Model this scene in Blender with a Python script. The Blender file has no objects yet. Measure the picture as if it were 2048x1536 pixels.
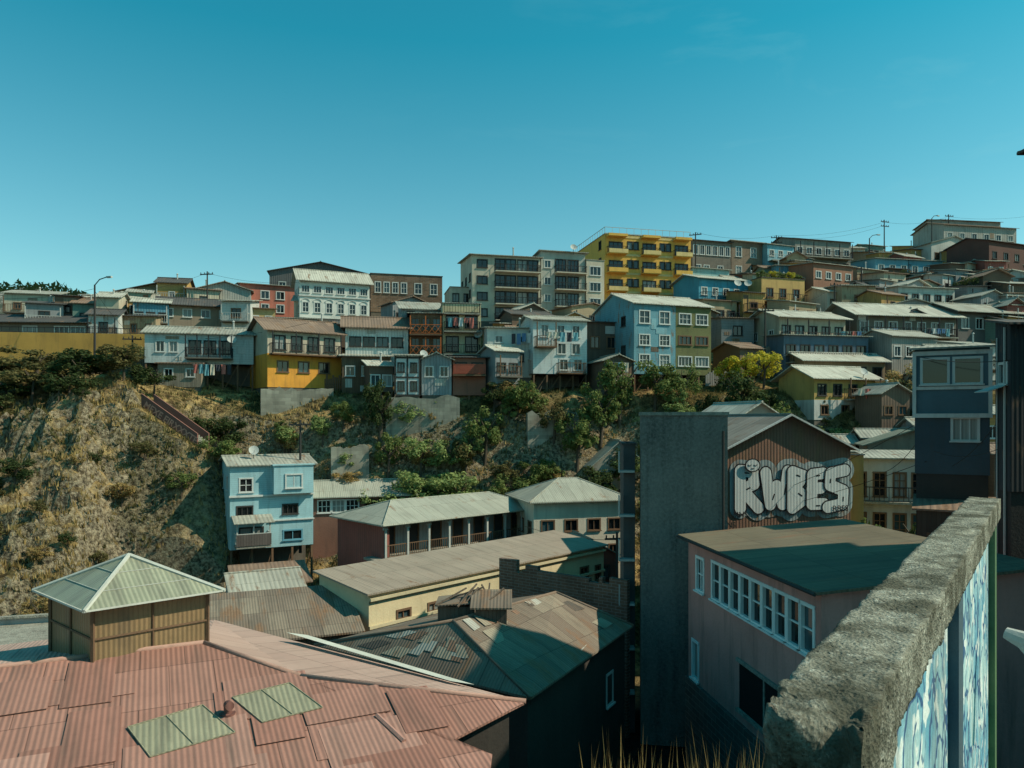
import bpy, bmesh, math, random
from mathutils import Vector, Matrix, noise
R=random.Random(11)
SC=bpy.context.scene
C=SC.collection
# ------------------------------------------------------------------ materials
class M:
    def __init__(s,name,rough=.85,spec=.25,metal=0.):
        s.m=bpy.data.materials.new(name); s.m.use_nodes=True; s.t=s.m.node_tree
        s.b=s.t.nodes['Principled BSDF']
        s.b.inputs['Roughness'].default_value=rough
        s.b.inputs['Specular IOR Level'].default_value=spec
        s.b.inputs['Metallic'].default_value=metal
    def st(s,sock,v):
        if isinstance(v,bpy.types.NodeSocket): s.t.links.new(v,sock)
        elif isinstance(v,(tuple,list)) and len(v)==3 and sock.type=='RGBA': sock.default_value=(*v,1)
        else: sock.default_value=v
    def n(s,ty,ins=None,**kw):
        nd=s.t.nodes.new(ty)
        for k,v in kw.items(): setattr(nd,k,v)
        for k,v in (ins or {}).items(): s.st(nd.inputs[k],v)
        return nd
    def ma(s,op,a,b=0.,c=0.,clamp=False):
        nd=s.n('ShaderNodeMath',{0:a,1:b,2:c},operation=op); nd.use_clamp=clamp
        return nd.outputs[0]
    def mix(s,f,a,b,bt='MIX'):
        nd=s.n('ShaderNodeMix',data_type='RGBA',blend_type=bt)
        s.st(nd.inputs[0],f); s.st(nd.inputs[6],a); s.st(nd.inputs[7],b)
        return nd.outputs[2]
    def noise(s,vec,scale,detail=4.,rough=.55):
        return s.n('ShaderNodeTexNoise',{'Vector':vec,'Scale':scale,'Detail':detail,'Roughness':rough}).outputs[0]
    def ramp(s,f,a,b,c=0.,d=1.):
        return s.n('ShaderNodeMapRange',{0:f,1:a,2:b,3:c,4:d}).outputs[0]
    def uv(s,rnd=True):
        tc=s.n('ShaderNodeTexCoord').outputs['UV']
        if rnd:
            r=s.n('ShaderNodeObjectInfo').outputs['Random']
            v=s.n('ShaderNodeCombineXYZ',{0:0.,1:0.,2:s.ma('MULTIPLY',r,40.)}).outputs[0]
            return s.n('ShaderNodeVectorMath',{0:tc,1:v},operation='ADD').outputs[0]
        return tc
    def mp(s,vec,sc):
        return s.n('ShaderNodeMapping',{'Vector':vec,'Scale':sc}).outputs[0]
    def bump(s,h,st=.5,dist=.02):
        nd=s.n('ShaderNodeBump',{'Strength':st,'Distance':dist,'Height':h})
        s.t.links.new(nd.outputs[0],s.b.inputs['Normal'])
    def out(s,c): s.st(s.b.inputs['Base Color'],c); return s.m
def mul(c,k): return tuple(min(1,x*k) for x in c)
_mc={}
def paint(col,pat='plaster',per=.2,dirt=.5,rust=0.,rough=.85,var=.6,col2=None,spec=.2,bs=.5,sheet=(.9,2.2),valley_shade=.3):
    key=(col,pat,per,dirt,rust,rough,var,col2,bs,sheet,valley_shade)
    if key in _mc: return _mc[key]
    m=M('procedural_'+pat+'_paint',rough,spec)
    u=m.uv()
    n1=m.noise(u,.45,5.); n2=m.noise(m.mp(u,(2.6,.28,1)),1.,5.,.6); n3=m.noise(u,9.,5.,.6)
    c=m.mix(m.ma('MULTIPLY',m.ramp(n1,.35,.7),var),col,col2 if (col2 and pat!='sheets') else mul(col,.62))
    sp=m.n('ShaderNodeSeparateXYZ',{0:m.n('ShaderNodeTexCoord').outputs['UV']})
    U,V=sp.outputs[0],sp.outputs[1]
    h=n3
    if pat=='sheets':
        br=m.n('ShaderNodeTexBrick',{'Vector':m.n('ShaderNodeTexCoord').outputs['UV'],'Color1':col,'Color2':col2 or mul(col,.6),'Mortar':mul(col,.3),'Scale':1.,'Mortar Size':.012,'Mortar Smooth':.2,'Bias':-.1,'Brick Width':sheet[0],'Row Height':sheet[1]},offset=.37)
        c=m.mix(m.ma('MULTIPLY',m.ramp(n1,.35,.7),var*.7),br.outputs[0],mul(col,.55))
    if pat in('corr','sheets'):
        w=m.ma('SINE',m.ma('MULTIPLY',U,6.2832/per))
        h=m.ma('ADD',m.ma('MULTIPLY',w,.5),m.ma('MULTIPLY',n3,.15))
        c=m.mix(m.ramp(w,-1.,-.2,valley_shade,0.),c,mul(col,.35))  # shade in the corrugation valleys, painted into the colour
    elif pat=='lap':
        f=m.ma('FRACT',m.ma('DIVIDE',V,per)); h=m.ma('ADD',f,m.ma('MULTIPLY',n3,.1))
        c=m.mix(m.ramp(f,.0,.14,.55,0.),c,mul(col,.25))
    elif pat=='board':
        f=m.ma('FRACT',m.ma('DIVIDE',U,per)); h=m.ramp(f,0.,.12)
        wn=m.n('ShaderNodeTexWhiteNoise',{'W':m.ma('FLOOR',m.ma('DIVIDE',U,per))},noise_dimensions='1D').outputs[0]
        c=m.mix(m.ma('MULTIPLY',wn,.5),c,mul(col,.5))
        c=m.mix(m.ramp(f,.0,.12,.7,0.),c,mul(col,.2))
    elif pat=='brick':
        br=m.n('ShaderNodeTexBrick',{'Vector':m.n('ShaderNodeTexCoord').outputs['UV'],'Color1':col,'Color2':col2 or mul(col,.6),'Mortar':(.3,.28,.25),'Scale':1.,'Mortar Size':.012,'Brick Width':per*1.6,'Row Height':per*.5})
        c=m.mix(m.ma('MULTIPLY',m.ramp(n1,.35,.7),var),br.outputs[0],mul(col,.4)); h=m.ma('SUBTRACT',m.ma('MULTIPLY',n3,.3),br.outputs[1])
    c=m.mix(m.ma('MULTIPLY',m.ramp(n2,.5,.78),dirt),c,(.07,.06,.05))
    c=m.mix(m.ma('MULTIPLY',m.ramp(n3,.5,.8),dirt*.5),c,mul(col,.5))
    if rust>0:
        r1=m.noise(m.mp(u,(1.6,.5,1)),.9,8.,.65)
        c=m.mix(m.ramp(r1,.62-rust*.22,.72-rust*.18),c,m.mix(n3,(.13,.075,.045),(.26,.16,.10)))
    m.bump(h,bs,.03)
    _mc[key]=m.out(c); return _mc[key]
def concrete(col,dark=.5,b=.8,sc=1.):
    m=M('rough_concrete',.95,.1)
    p=m.n('ShaderNodeTexCoord').outputs['Object']
    n1=m.noise(p,.6*sc,6.,.6); n2=m.noise(p,7.*sc,8.,.7); n3=m.noise(m.mp(p,(1.6,1.6,.14)),1.3*sc,5.,.6); v=m.n('ShaderNodeTexVoronoi',{'Vector':p,'Scale':22.*sc}).outputs[0]
    c=m.mix(m.ramp(n1,.3,.7),col,mul(col,.6))
    c=m.mix(m.ma('MULTIPLY',m.ramp(n3,.5,.75),dark),c,(.03,.028,.025))
    c=m.mix(m.ramp(n2,.4,.7,0.,.65),c,mul(col,1.5))
    c=m.mix(m.ramp(v,.0,.16,.6,0.),c,mul(col,.25))
    m.bump(m.ma('ADD',n2,m.ma('MULTIPLY',v,.6)),b,.03)
    return m.out(c)
def glassm(kind):
    m=M('window_glass_'+kind,.08 if kind!='curtain' else .35,.6)
    p=m.n('ShaderNodeTexCoord').outputs['Object']
    r=m.n('ShaderNodeObjectInfo').outputs['Random']
    base={'dark':(.012,.016,.018),'curtain':(.28,.29,.27),'blue':(.05,.09,.1)}[kind]
    sp=m.n('ShaderNodeSeparateXYZ',{0:p})
    fold=m.ma('SINE',m.ma('MULTIPLY',sp.outputs[0],38.))
    c=m.mix(m.ramp(fold,-1.,1.,0.,.5 if kind=='curtain' else .1),base,mul(base,.45))
    c=m.mix(m.ma('MULTIPLY',r,.5),c,mul(base,.4))
    return m.out(c)
def leafm(a,b,nm):
    m=M(nm,.75,.15)
    g=m.n('ShaderNodeNewGeometry')
    n=m.noise(m.n('ShaderNodeTexCoord').outputs['Object'],1.3,3.)
    c=m.mix(g.outputs['Random Per Island'],a,b)
    c=m.mix(m.ramp(n,.4,.65,0.,.5),c,mul(a,.5))
    m.out(c)
    tr=m.n('ShaderNodeBsdfTranslucent',{0:m.mix(.5,c,b)}); mx=m.n('ShaderNodeMixShader',{0:.35,1:m.b.outputs[0],2:tr.outputs[0]})
    m.t.links.new(mx.outputs[0],m.t.nodes['Material Output'].inputs[0])
    return m.m
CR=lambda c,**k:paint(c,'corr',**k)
white=(.60,.62,.58)
m_conc=concrete((.28,.265,.22)); m_concd=concrete((.20,.195,.175),.75,1.); m_dark_ground=concrete((.03,.03,.027),.5)
m_found=paint((.15,.13,.105),'plaster',dirt=.7)
m_trimw=paint((.54,.55,.52),'plaster',dirt=.3,var=.3)
m_trimd=paint((.05,.048,.045),'plaster',dirt=.2)
m_trimb=paint((.17,.10,.06),'plaster',dirt=.3)
m_rail=paint((.03,.03,.032),'plaster',dirt=.1)
m_railo=paint((.6,.16,.05),'plaster',dirt=.2)
m_railw=paint((.45,.46,.43),'plaster',dirt=.2)
FR={'w':m_trimw,'d':m_trimd,'b':m_trimb,'bl':paint((.12,.3,.38),dirt=.2),'ww':paint((.75,.76,.73),dirt=.15,var=.2)}
GL={k:glassm(k) for k in('dark','curtain','blue')}
L_dark=leafm((.028,.045,.015),(.09,.12,.04),'leaf_dark'); L_mid=leafm((.08,.12,.03),(.22,.26,.085),'leaf_mid')
L_pale=leafm((.17,.24,.08),(.34,.40,.15),'leaf_pale'); L_yel=leafm((.36,.32,.04),(.68,.58,.06),'leaf_yellow'); L_dry=leafm((.22,.15,.055),(.54,.39,.16),'leaf_dry')
L_oliv=leafm((.085,.08,.03),(.2,.17,.065),'leaf_olive')
m_bark=paint((.09,.07,.05),'plaster',dirt=.5)
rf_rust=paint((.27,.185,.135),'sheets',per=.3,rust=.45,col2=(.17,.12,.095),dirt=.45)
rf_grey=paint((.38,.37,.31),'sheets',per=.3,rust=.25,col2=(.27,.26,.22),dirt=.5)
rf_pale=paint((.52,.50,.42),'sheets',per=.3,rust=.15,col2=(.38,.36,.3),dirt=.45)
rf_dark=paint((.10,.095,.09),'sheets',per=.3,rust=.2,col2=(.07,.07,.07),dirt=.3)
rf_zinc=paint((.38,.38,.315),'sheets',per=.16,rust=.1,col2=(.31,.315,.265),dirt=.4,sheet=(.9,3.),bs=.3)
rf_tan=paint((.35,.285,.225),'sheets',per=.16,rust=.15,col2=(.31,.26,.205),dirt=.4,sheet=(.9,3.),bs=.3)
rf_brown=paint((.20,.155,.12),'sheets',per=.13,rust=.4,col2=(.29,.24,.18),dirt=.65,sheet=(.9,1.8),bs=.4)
rf_pink=paint((.40,.205,.16),'sheets',per=.11,rust=.0,col2=(.30,.145,.11),dirt=.55,var=.85,bs=.45,sheet=(.95,1.7),valley_shade=.22)
rf_pinkp=paint((.50,.34,.28),'sheets',per=.11,rust=.0,col2=(.44,.29,.24),dirt=.35,var=.5,bs=.35,sheet=(.95,2.4),valley_shade=.15)
# ------------------------------------------------------------------ mesh helpers
def link(o): C.objects.link(o); return o
def ob(name,me,parent=None,loc=(0,0,0),rot=(0,0,0)):
    o=bpy.data.objects.new(name,me); link(o); o.parent=parent; o.location=loc; o.rotation_euler=rot; return o
def top(o,label,cat,group=None,kind=None):
    o['label']=label; o['category']=cat
    if group:o['group']=group
    if kind:o['kind']=kind
    return o
def fin(bm,name,mats,smooth=False):
    bm.normal_update(); L=bm.loops.layers.uv.new('UVMap'); Z=Vector((0,0,1))
    for f in bm.faces:
        n=f.normal
        t=Vector((1,0,0)) if abs(n.z)>.9995 or n.length<.1 else Z.cross(n).normalized()
        s=n.cross(t)
        for l in f.loops: p=l.vert.co; l[L].uv=(p.dot(t),p.dot(s))
        f.smooth=smooth
    me=bpy.data.meshes.new(name); bm.to_mesh(me); bm.free()
    for m in mats: me.materials.append(m)
    return me
def poly(bm,pts,mi=0):
    f=bm.faces.new([bm.verts.new(p) for p in pts]); f.material_index=mi; return f
def box(bm,x0,x1,y0,y1,z0,z1,mi=0):
    v=[bm.verts.new(p) for p in((x0,y0,z0),(x1,y0,z0),(x1,y1,z0),(x0,y1,z0),(x0,y0,z1),(x1,y0,z1),(x1,y1,z1),(x0,y1,z1))]
    for q in((0,3,2,1),(4,5,6,7),(0,1,5,4),(1,2,6,5),(2,3,7,6),(3,0,4,7)):
        f=bm.faces.new([v[i] for i in q]); f.material_index=mi
def slab(bm,pts,th,mi=0):
    a=[bm.verts.new(p) for p in pts]; b=[bm.verts.new((p[0],p[1],p[2]-th)) for p in pts]
    f=bm.faces.new(a); f.material_index=mi
    f=bm.faces.new(b[::-1]); f.material_index=mi
    for i in range(len(a)):
        j=(i+1)%len(a); f=bm.faces.new([a[j],a[i],b[i],b[j]]); f.material_index=mi
def beam(bm,p,q,r=.04,mi=0,n=6,r2=None):
    p=Vector(p);q=Vector(q); d=(q-p)
    if d.length<1e-5:return
    d.normalize(); a=d.orthogonal().normalized(); b=d.cross(a); r2=r if r2 is None else r2
    A=[bm.verts.new(p+(a*math.cos(6.2832*i/n)+b*math.sin(6.2832*i/n))*r) for i in range(n)]
    Bq=[bm.verts.new(q+(a*math.cos(6.2832*i/n)+b*math.sin(6.2832*i/n))*r2) for i in range(n)]
    for i in range(n):
        f=bm.faces.new([A[i],A[(i+1)%n],Bq[(i+1)%n],Bq[i]]); f.material_index=mi
    bm.faces.new(A[::-1]).material_index=mi; bm.faces.new(Bq).material_index=mi
# ------------------------------------------------------------------ terrain
P_mid=[(-50,-15),(58,-15),(63,-14),(67,-10),(70,-4.5),(72,0),(74,2.5),(80,4),(90,9),(100,13.2),(115,16),(130,17),(160,17),(260,8),(5000,0)]
P_left=[(-50,-15),(40,-15),(47,-13),(52,-9),(55,-5.5),(58,-4),(61,-.5),(64,1.2),(67,2.6),(74,3.4),(79,5.8),(90,9.5),(100,13),(120,14.5),(160,15),(300,8),(5000,0)]
P_right=[(-50,-15),(56,-13),(62,-9),(67,-4),(71,0),(76,3),(84,6),(92,9),(100,13),(110,17),(120,21),(130,25),(145,29),(170,30),(300,12),(5000,0)]
SA=Vector((-31.6,64.2));SB=Vector((-26.4,63.2)); SZ0,SZ1=1.5,-1.9
def pw(P,y):
    for (a,b),(c,d) in zip(P,P[1:]):
        if y<=c: return b+(d-b)*max(0,(y-a))/(c-a)
    return P[-1][1]
def ss(a,b,x):
    t=max(0,min(1,(x-a)/(b-a))); return t*t*(3-2*t)
def H(x,y):
    wl=1-ss(-33.5,-27.5,x); wr=ss(22,38,x)
    z=pw(P_mid,y)*(1-wl-wr)+pw(P_left,y)*wl+pw(P_right,y)*wr
    z+=106*math.exp(-(((x+405)/135)**2+((y-650)/150)**2))
    a=1.5*ss(44,54,y)*(1-ss(68,76,y))+.2
    p=Vector((x*.14,y*.14,.3))
    z+=a*(noise.fractal(p,.8,2.1,5))
    a2=ss(44,50,y)*(1-ss(63,69,y))*(wl*.85+.15)
    if a2>0: z+=a2*(2.2*(.5-abs(noise.noise(Vector((x*.26,y*.3,2.))))*2)+1.2*(.5-2*abs(noise.noise(Vector((x*.7,y*.7,5.)))))+.5*(.5-2*abs(noise.noise(Vector((x*1.7,y*1.7,7.))))))
    if -36<x<-22 and 58<y<70:
        t=max(0,min(1,(Vector((x,y))-SA).dot(SB-SA)/(SB-SA).length_squared)); d=(Vector((x,y))-SA.lerp(SB,t)).length
        z=max(z,SZ0+(SZ1-SZ0)*t-.35-max(0,d-1.)*1.8)
        if d<2.2 and y>SA.lerp(SB,t).y-.2: z=min(z,SZ0+(SZ1-SZ0)*t+.3+max(0,d-1.8)*3)
    return z
xs=[-5000,-2500,-1200]+list(range(-800,-260,30))+[-250,-200,-160,-130]+list(range(-110,-60,2))+[v*.4 for v in range(-150,-50)]+[v*.8 for v in range(-25,81)]+list(range(66,112,2))+[130,160,220,320,500,900,2000,5000]
ys=[-3000,-800,-200,-50,-20]+list(range(0,42,3))+[42+v*.4 for v in range(0,95)]+list(range(80,170,2))+[180,200,230,270,320,380]+list(range(420,900,30))+[1000,1400,2500,5000]
bm=bmesh.new(); G=[[bm.verts.new((x,y,H(x,y))) for x in xs] for y in ys]
for j in range(len(ys)-1):
    for i in range(len(xs)-1): bm.faces.new((G[j][i],G[j][i+1],G[j+1][i+1],G[j+1][i]))
m=M('dry_hillside',.95,.05); p=m.n('ShaderNodeTexCoord').outputs['Object']
n1=m.noise(p,.17,7.,.65); n2=m.noise(p,1.1,8.,.7); n4=m.noise(p,3.2,8.,.75); nz=m.n('ShaderNodeSeparateXYZ',{0:m.n('ShaderNodeNewGeometry').outputs['Normal']}).outputs[2]
c=m.mix(m.ramp(n2,.4,.62),(.07,.048,.025),(.50,.35,.15))
c=m.mix(m.ramp(n1,.48,.58),c,m.mix(m.ramp(n4,.42,.62),(.022,.024,.01),(.17,.13,.05)))
c=m.mix(m.ramp(nz,.66,.35,0.,.8),c,m.mix(m.ramp(n4,.42,.6),(.06,.05,.038),(.48,.40,.28)))
sx=m.n('ShaderNodeSeparateXYZ',{0:p})
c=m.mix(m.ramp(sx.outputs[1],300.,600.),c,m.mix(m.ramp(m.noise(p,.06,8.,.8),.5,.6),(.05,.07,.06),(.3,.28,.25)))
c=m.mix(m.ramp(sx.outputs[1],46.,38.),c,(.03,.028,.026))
m.bump(m.ma('ADD',n2,m.ma('MULTIPLY',n4,.4)),1.,.6); m_ter=m.out(c)
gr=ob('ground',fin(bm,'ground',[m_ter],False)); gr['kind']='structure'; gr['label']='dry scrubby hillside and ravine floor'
# ------------------------------------------------------------------ windows / buildings
_wc={}
def winmesh(w,h,fr,nx,nz,gl,sill=True):
    k=(round(w,2),round(h,2),fr,nx,nz,gl,sill)
    if k in _wc:return _wc[k]
    bm=bmesh.new(); t=.065; x0=-w/2;x1=w/2
    poly(bm,[(x0,.09,0),(x1,.09,0),(x1,.09,h),(x0,.09,h)],1)
    box(bm,x0-.05,x0+t,-.035,.1,0,h,0); box(bm,x1-t,x1+.05,-.035,.1,0,h,0)
    box(bm,x0-.05,x1+.05,-.04,.1,h-t,h+.05,0); box(bm,x0-.05,x1+.05,-.04,.1,-.05,t,0)
    if sill: box(bm,x0-.1,x1+.1,-.12,-.042,-.07,.0,0)
    for i in range(1,nx):
        x=x0+w*i/nx; box(bm,x-.03,x+.03,.02,.085,t,h-t,0)
    for i in range(1,nz):
        z=h*i/nz; box(bm,x0+t,x1-t,.03,.087,z-.025,z+.025,0)
    _wc[k]=fin(bm,'window',[FR[fr],GL[gl]]); return _wc[k]
_dc={}
def doormesh(w,h,col):
    k=(w,h,col)
    if k in _dc:return _dc[k]
    bm=bmesh.new(); box(bm,-w/2,w/2,.05,.1,0,h,1)
    for a,b in((.1,.45),(.52,.92)): box(bm,-w*.33,w*.33,.03,.052,h*a,h*b,1)
    box(bm,-w/2-.06,-w/2+.05,-.03,.12,0,h,0); box(bm,w/2-.05,w/2+.06,-.03,.12,0,h,0); box(bm,-w/2-.06,w/2+.06,-.035,.12,h-.05,h+.06,0)
    beam(bm,(w*.36,.02,h*.47),(w*.36,-.03,h*.47),.03,0)
    _dc[k]=fin(bm,'door',[m_trimb,paint(col,dirt=.3)]); return _dc[k]
def wallface(bm,o,t,nin,W,z0,z1,holes,mif):
    us=sorted({0,W}|{round(a,4) for h in holes for a in h[:2]}); zs_=sorted({z0,z1}|{round(a,4) for h in holes for a in h[2:4]}|set(mif[1]))
    zs_=[z for z in zs_ if z0<=z<=z1]; o=Vector(o);t=Vector(t);n=Vector(nin)
    P=lambda u,z,d=0:o+t*u+n*d+Vector((0,0,z))
    for a,b in zip(us,us[1:]):
        for c,d in zip(zs_,zs_[1:]):
            if b-a<1e-4 or d-c<1e-4: continue
            um=(a+b)/2; zm=(c+d)/2
            if any(h[0]<um<h[1] and h[2]<zm<h[3] for h in holes): continue
            poly(bm,[P(a,c),P(b,c),P(b,d),P(a,d)],mif[0](zm))
    for h in holes:
        a,b,c,d=h[:4]; k=.13; mi=mif[0]((c+d)/2)
        poly(bm,[P(a,c),P(a,c,k),P(a,d,k),P(a,d)],mi); poly(bm,[P(b,c,k),P(b,c),P(b,d),P(b,d,k)],mi)
        poly(bm,[P(a,d),P(a,d,k),P(b,d,k),P(b,d)],mi); poly(bm,[P(a,c,k),P(a,c),P(b,c),P(b,c,k)],mi)
def bars(bm,x0,x1,y,z0,h,style,sp=.28,mi=0):
    box(bm,x0,x1,y-.03,y+.03,z0+h-.06,z0+h,mi); box(bm,x0,x1,y-.02,y+.02,z0+.06,z0+.1,mi)
    n=max(2,int((x1-x0)/sp))
    if style=='x':
        n=max(2,int((x1-x0)/.55)); s=(x1-x0)/n
        for i in range(n):
            beam(bm,(x0+i*s,y,z0+.1),(x0+(i+1)*s,y,z0+h-.06),.035,mi,4); beam(bm,(x0+(i+1)*s,y+.01,z0+.1),(x0+i*s,y+.01,z0+h-.06),.035,mi,4)
    elif style=='s': box(bm,x0+.01,x1-.01,y-.015,y+.015,z0+.1,z0+h-.06,mi)
    else:
        for i in range(n+1):
            x=x0+(x1-x0)*i/n; box(bm,max(x0,x-.018),min(x1,x+.018),y-.018,y+.018,z0+.1,z0+h-.06,mi)
def balcony(root,x0,x1,z,d,rail,slabm,style='b',h=1.,roofm=None,posts=0,ph=2.4):
    bm=bmesh.new(); box(bm,x0,x1,-d,-.005,z-.14,z,0)
    b=ob('balcony',fin(bm,'balcony',[slabm]),root)
    bm=bmesh.new(); bars(bm,x0+.03,x1-.03,-d+.05,z,h,style)
    for xx in(x0+.04,x1-.04):
        box(bm,xx-.03,xx+.03,-d+.09,-.02,z+h-.06,z+h,0)
        k=int(d/.3)
        for i in range(1,k+1): box(bm,xx-.018,xx+.018,-d+.05+i*.28-.018,-d+.05+i*.28+.018,z+.02,z+h-.07,0)
    ob('railing',fin(bm,'railing',[rail]),b)
    if posts:
        for i in range(posts):
            x=x0+.08+(x1-x0-.16)*i/(posts-1); bm=bmesh.new(); box(bm,x-.05,x+.05,-d+.1,-d+.2,z+.001,z+ph,0); ob('post',fin(bm,'post',[rail]),b)
    if roofm:
        bm=bmesh.new(); slab(bm,[(x0-.2,-d-.3,z+ph+.06),(x1+.2,-d-.3,z+ph+.06),(x1+.2,-.01,z+ph+.5),(x0-.2,-.01,z+ph+.5)],.06); ob('canopy',fin(bm,'canopy',[roofm]),b)
    return b
def B(name,label,A,Bq,D,z0,z1,wall,roof,kind='gable',rise=1.,over=.35,wins=(),zs=None,wall2=None,cat='house',doors=(),found=m_found,bals=(),par=.4,chim=None,stilts=False,patches=None):
    A=Vector(A);Bq=Vector(Bq); d=Bq-A; W=d.length; ang=math.atan2(d.y,d.x); Hh=z1-z0
    root=bpy.data.objects.new(name,None); link(root); root.location=(A.x,A.y,z0); root.rotation_euler=(0,0,ang); root.empty_display_size=.5
    top(root,label,cat)
    cs,sn=math.cos(ang),math.sin(ang)
    wc=lambda x,y:(A.x+cs*x-sn*y,A.y+sn*x+cs*y)
    holes={'F':[],'L':[],'R':[],'B':[]}; objs=[]
    fw={'F':W,'B':W,'L':D,'R':D}
    org={'F':((0,0,0),(1,0,0),(0,1,0)),'R':((W,0,0),(0,1,0),(-1,0,0)),'B':((W,D,0),(-1,0,0),(0,-1,0)),'L':((0,D,0),(0,-1,0),(1,0,0))}
    frot={'F':0,'R':math.pi/2,'B':math.pi,'L':-math.pi/2}
    for wn in wins:
        f,us,zz,w,h=wn[:5]; fr=wn[5] if len(wn)>5 else 'w'; nx=wn[6] if len(wn)>6 else 2; nz=wn[7] if len(wn)>7 else 1
        if isinstance(us,int): us=[fw[f]*(i+.5)/us for i in range(us)]
        for u in us:
            for z in zz:
                if u-w/2<.1 or u+w/2>fw[f]-.1 or z+h>Hh-.05: continue
                hb=(u-w/2,u+w/2,z,z+h)
                if any(not(hb[1]<=q[0] or hb[0]>=q[1] or hb[3]<=q[2] or hb[2]>=q[3]) for q in holes[f]): continue
                holes[f].append(hb); objs.append((f,u,z,w,h,fr,nx,nz))
    dd=[]
    for (f,u,z,w,h,col) in doors:
        hb=(u-w/2,u+w/2,z,z+h)
        if any(not(hb[1]<=q[0] or hb[0]>=q[1] or hb[3]<=q[2] or hb[2]>=q[3]) for q in holes[f]): continue
        holes[f].append(hb); dd.append((f,u,z,w,h,col))
    bm=bmesh.new()
    mif=((lambda z:1 if (zs is not None and z>zs) else 0),[zs] if zs is not None else [])
    hb=Hh; Hm=Hh
    if kind=='shed': hb=Hh+rise; Hm=min(Hh,hb)
    for f in 'FRBL':
        o,t,n=org[f]; hh=Hh if f=='F' else (hb if f=='B' else Hm)
        wallface(bm,o,t,n,fw[f],0.,hh,holes[f],mif)
    tm=1 if wall2 and zs is not None else 0
    if kind=='gable':
        poly(bm,[(W,0,Hh),(W,D,Hh),(W,D/2,Hh+rise)],tm); poly(bm,[(0,D,Hh),(0,0,Hh),(0,D/2,Hh+rise)],tm)
    if kind=='gablef':
        poly(bm,[(0,0,Hh),(W,0,Hh),(W/2,0,Hh+rise)],tm); poly(bm,[(W,D,Hh),(0,D,Hh),(W/2,D,Hh+rise)],tm)
    if kind=='shed':
        if rise>0: poly(bm,[(W,0,Hh),(W,D,Hh),(W,D,hb)],tm); poly(bm,[(0,D,Hh),(0,0,Hh),(0,D,hb)],tm)
        else: poly(bm,[(W,0,hb),(W,D,hb),(W,0,Hh)],tm); poly(bm,[(0,D,hb),(0,0,hb),(0,0,Hh)],tm)
    bmesh.ops.remove_doubles(bm,verts=bm.verts,dist=.001)
    ob('wall',fin(bm,'wall',[wall]+([wall2] if wall2 else [])),root)
    if patches:
        n_,mats_=patches; kk=0
        for i in range(n_*3):
            if kk>=n_: break
            pw_=R.uniform(.5,1.4); ph_=R.uniform(.3,1.1); u=R.uniform(.05,max(.06,W-pw_-.05)); z=R.uniform(.1,Hh-ph_-.1)
            if any(not(u+pw_<=q[0]-.08 or u>=q[1]+.08 or z+ph_<=q[2]-.1 or z>=q[3]+.08) for q in holes['F']): continue
            bm=bmesh.new(); box(bm,u,u+pw_,-.022-.002*kk,-.004,z,z+ph_); ob('cladding_patch',fin(bm,'cladding_patch',[R.choice(mats_)]),root); kk+=1
    # roof
    bm=bmesh.new(); o=over; e=.012; z=Hh+e+.09; th=.09
    if kind=='gable':
        s=rise/(D/2)
        slab(bm,[(-o,-o,z-o*s),(W+o,-o,z-o*s),(W+o,D/2,z+rise),(-o,D/2,z+rise)],th)
        slab(bm,[(-o,D/2+.002,z+rise),(W+o,D/2+.002,z+rise),(W+o,D+o,z-o*s),(-o,D+o,z-o*s)],th)
        beam(bm,(-o-.02,D/2,z+rise+.01),(W+o+.02,D/2,z+rise+.01),.09,0,6)
    elif kind=='gablef':
        s=rise/(W/2)
        slab(bm,[(-o,-o,z-o*s),(W/2,-o,z+rise),(W/2,D+o,z+rise),(-o,D+o,z-o*s)],th)
        slab(bm,[(W/2+.002,-o,z+rise),(W+o,-o,z-o*s),(W+o,D+o,z-o*s),(W/2+.002,D+o,z+rise)],th)
        beam(bm,(W/2,-o-.02,z+rise+.01),(W/2,D+o+.02,z+rise+.01),.09,0,6)
    elif kind=='shed':
        s=rise/D; slab(bm,[(-o,-o,z-o*s),(W+o,-o,z-o*s),(W+o,D+o,z+rise+o*s),(-o,D+o,z+rise+o*s)],th)
    elif kind=='hip':
        i=min(W,D)/2
        if W>=D:
            r1=(D/2,D/2,z+rise); r2=(W-D/2,D/2,z+rise)
            if W-D<.01: r2=r1
        else: r1=(W/2,W/2,z+rise); r2=(W/2,D-W/2,z+rise)
        s=rise/i; c=[(-o,-o,z-o*s),(W+o,-o,z-o*s),(W+o,D+o,z-o*s),(-o,D+o,z-o*s)]
        if W>=D: Q=[[c[0],c[1],r2,r1],[c[1],c[2],r2],[c[2],c[3],r1,r2],[c[3],c[0],r1]]
        else: Q=[[c[0],c[1],r1],[c[1],c[2],r2,r1],[c[2],c[3],r2],[c[3],c[0],r1,r2]]
        for q in Q: poly(bm,q)
        poly(bm,[(a[0],a[1],a[2]-.02) for a in c][::-1])
        for a,b_ in((c[0],r1),(c[1],r2 if W>=D else r1),(c[2],r2),(c[3],r1 if W>=D else r2),(r1,r2)): beam(bm,a,b_,.07,0,5)
        for k in range(4):
            a=c[k];b_=c[(k+1)%4]; beam(bm,(a[0],a[1],a[2]-.03),(b_[0],b_[1],b_[2]-.03),.06,0,4)
    else:
        box(bm,.02,W-.02,.02,D-.02,Hh-par-.1,Hh-par)
        k=.08
        box(bm,-k,W+k,-k,.15,Hh+.003,Hh+.09); box(bm,-k,W+k,D-.15,D+k,Hh+.003,Hh+.09); box(bm,-k,.15,.151,D-.151,Hh+.003,Hh+.09); box(bm,W-.15,W+k,.151,D-.151,Hh+.003,Hh+.09)
    rf=ob('roof',fin(bm,'roof',[roof]),root)
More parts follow.
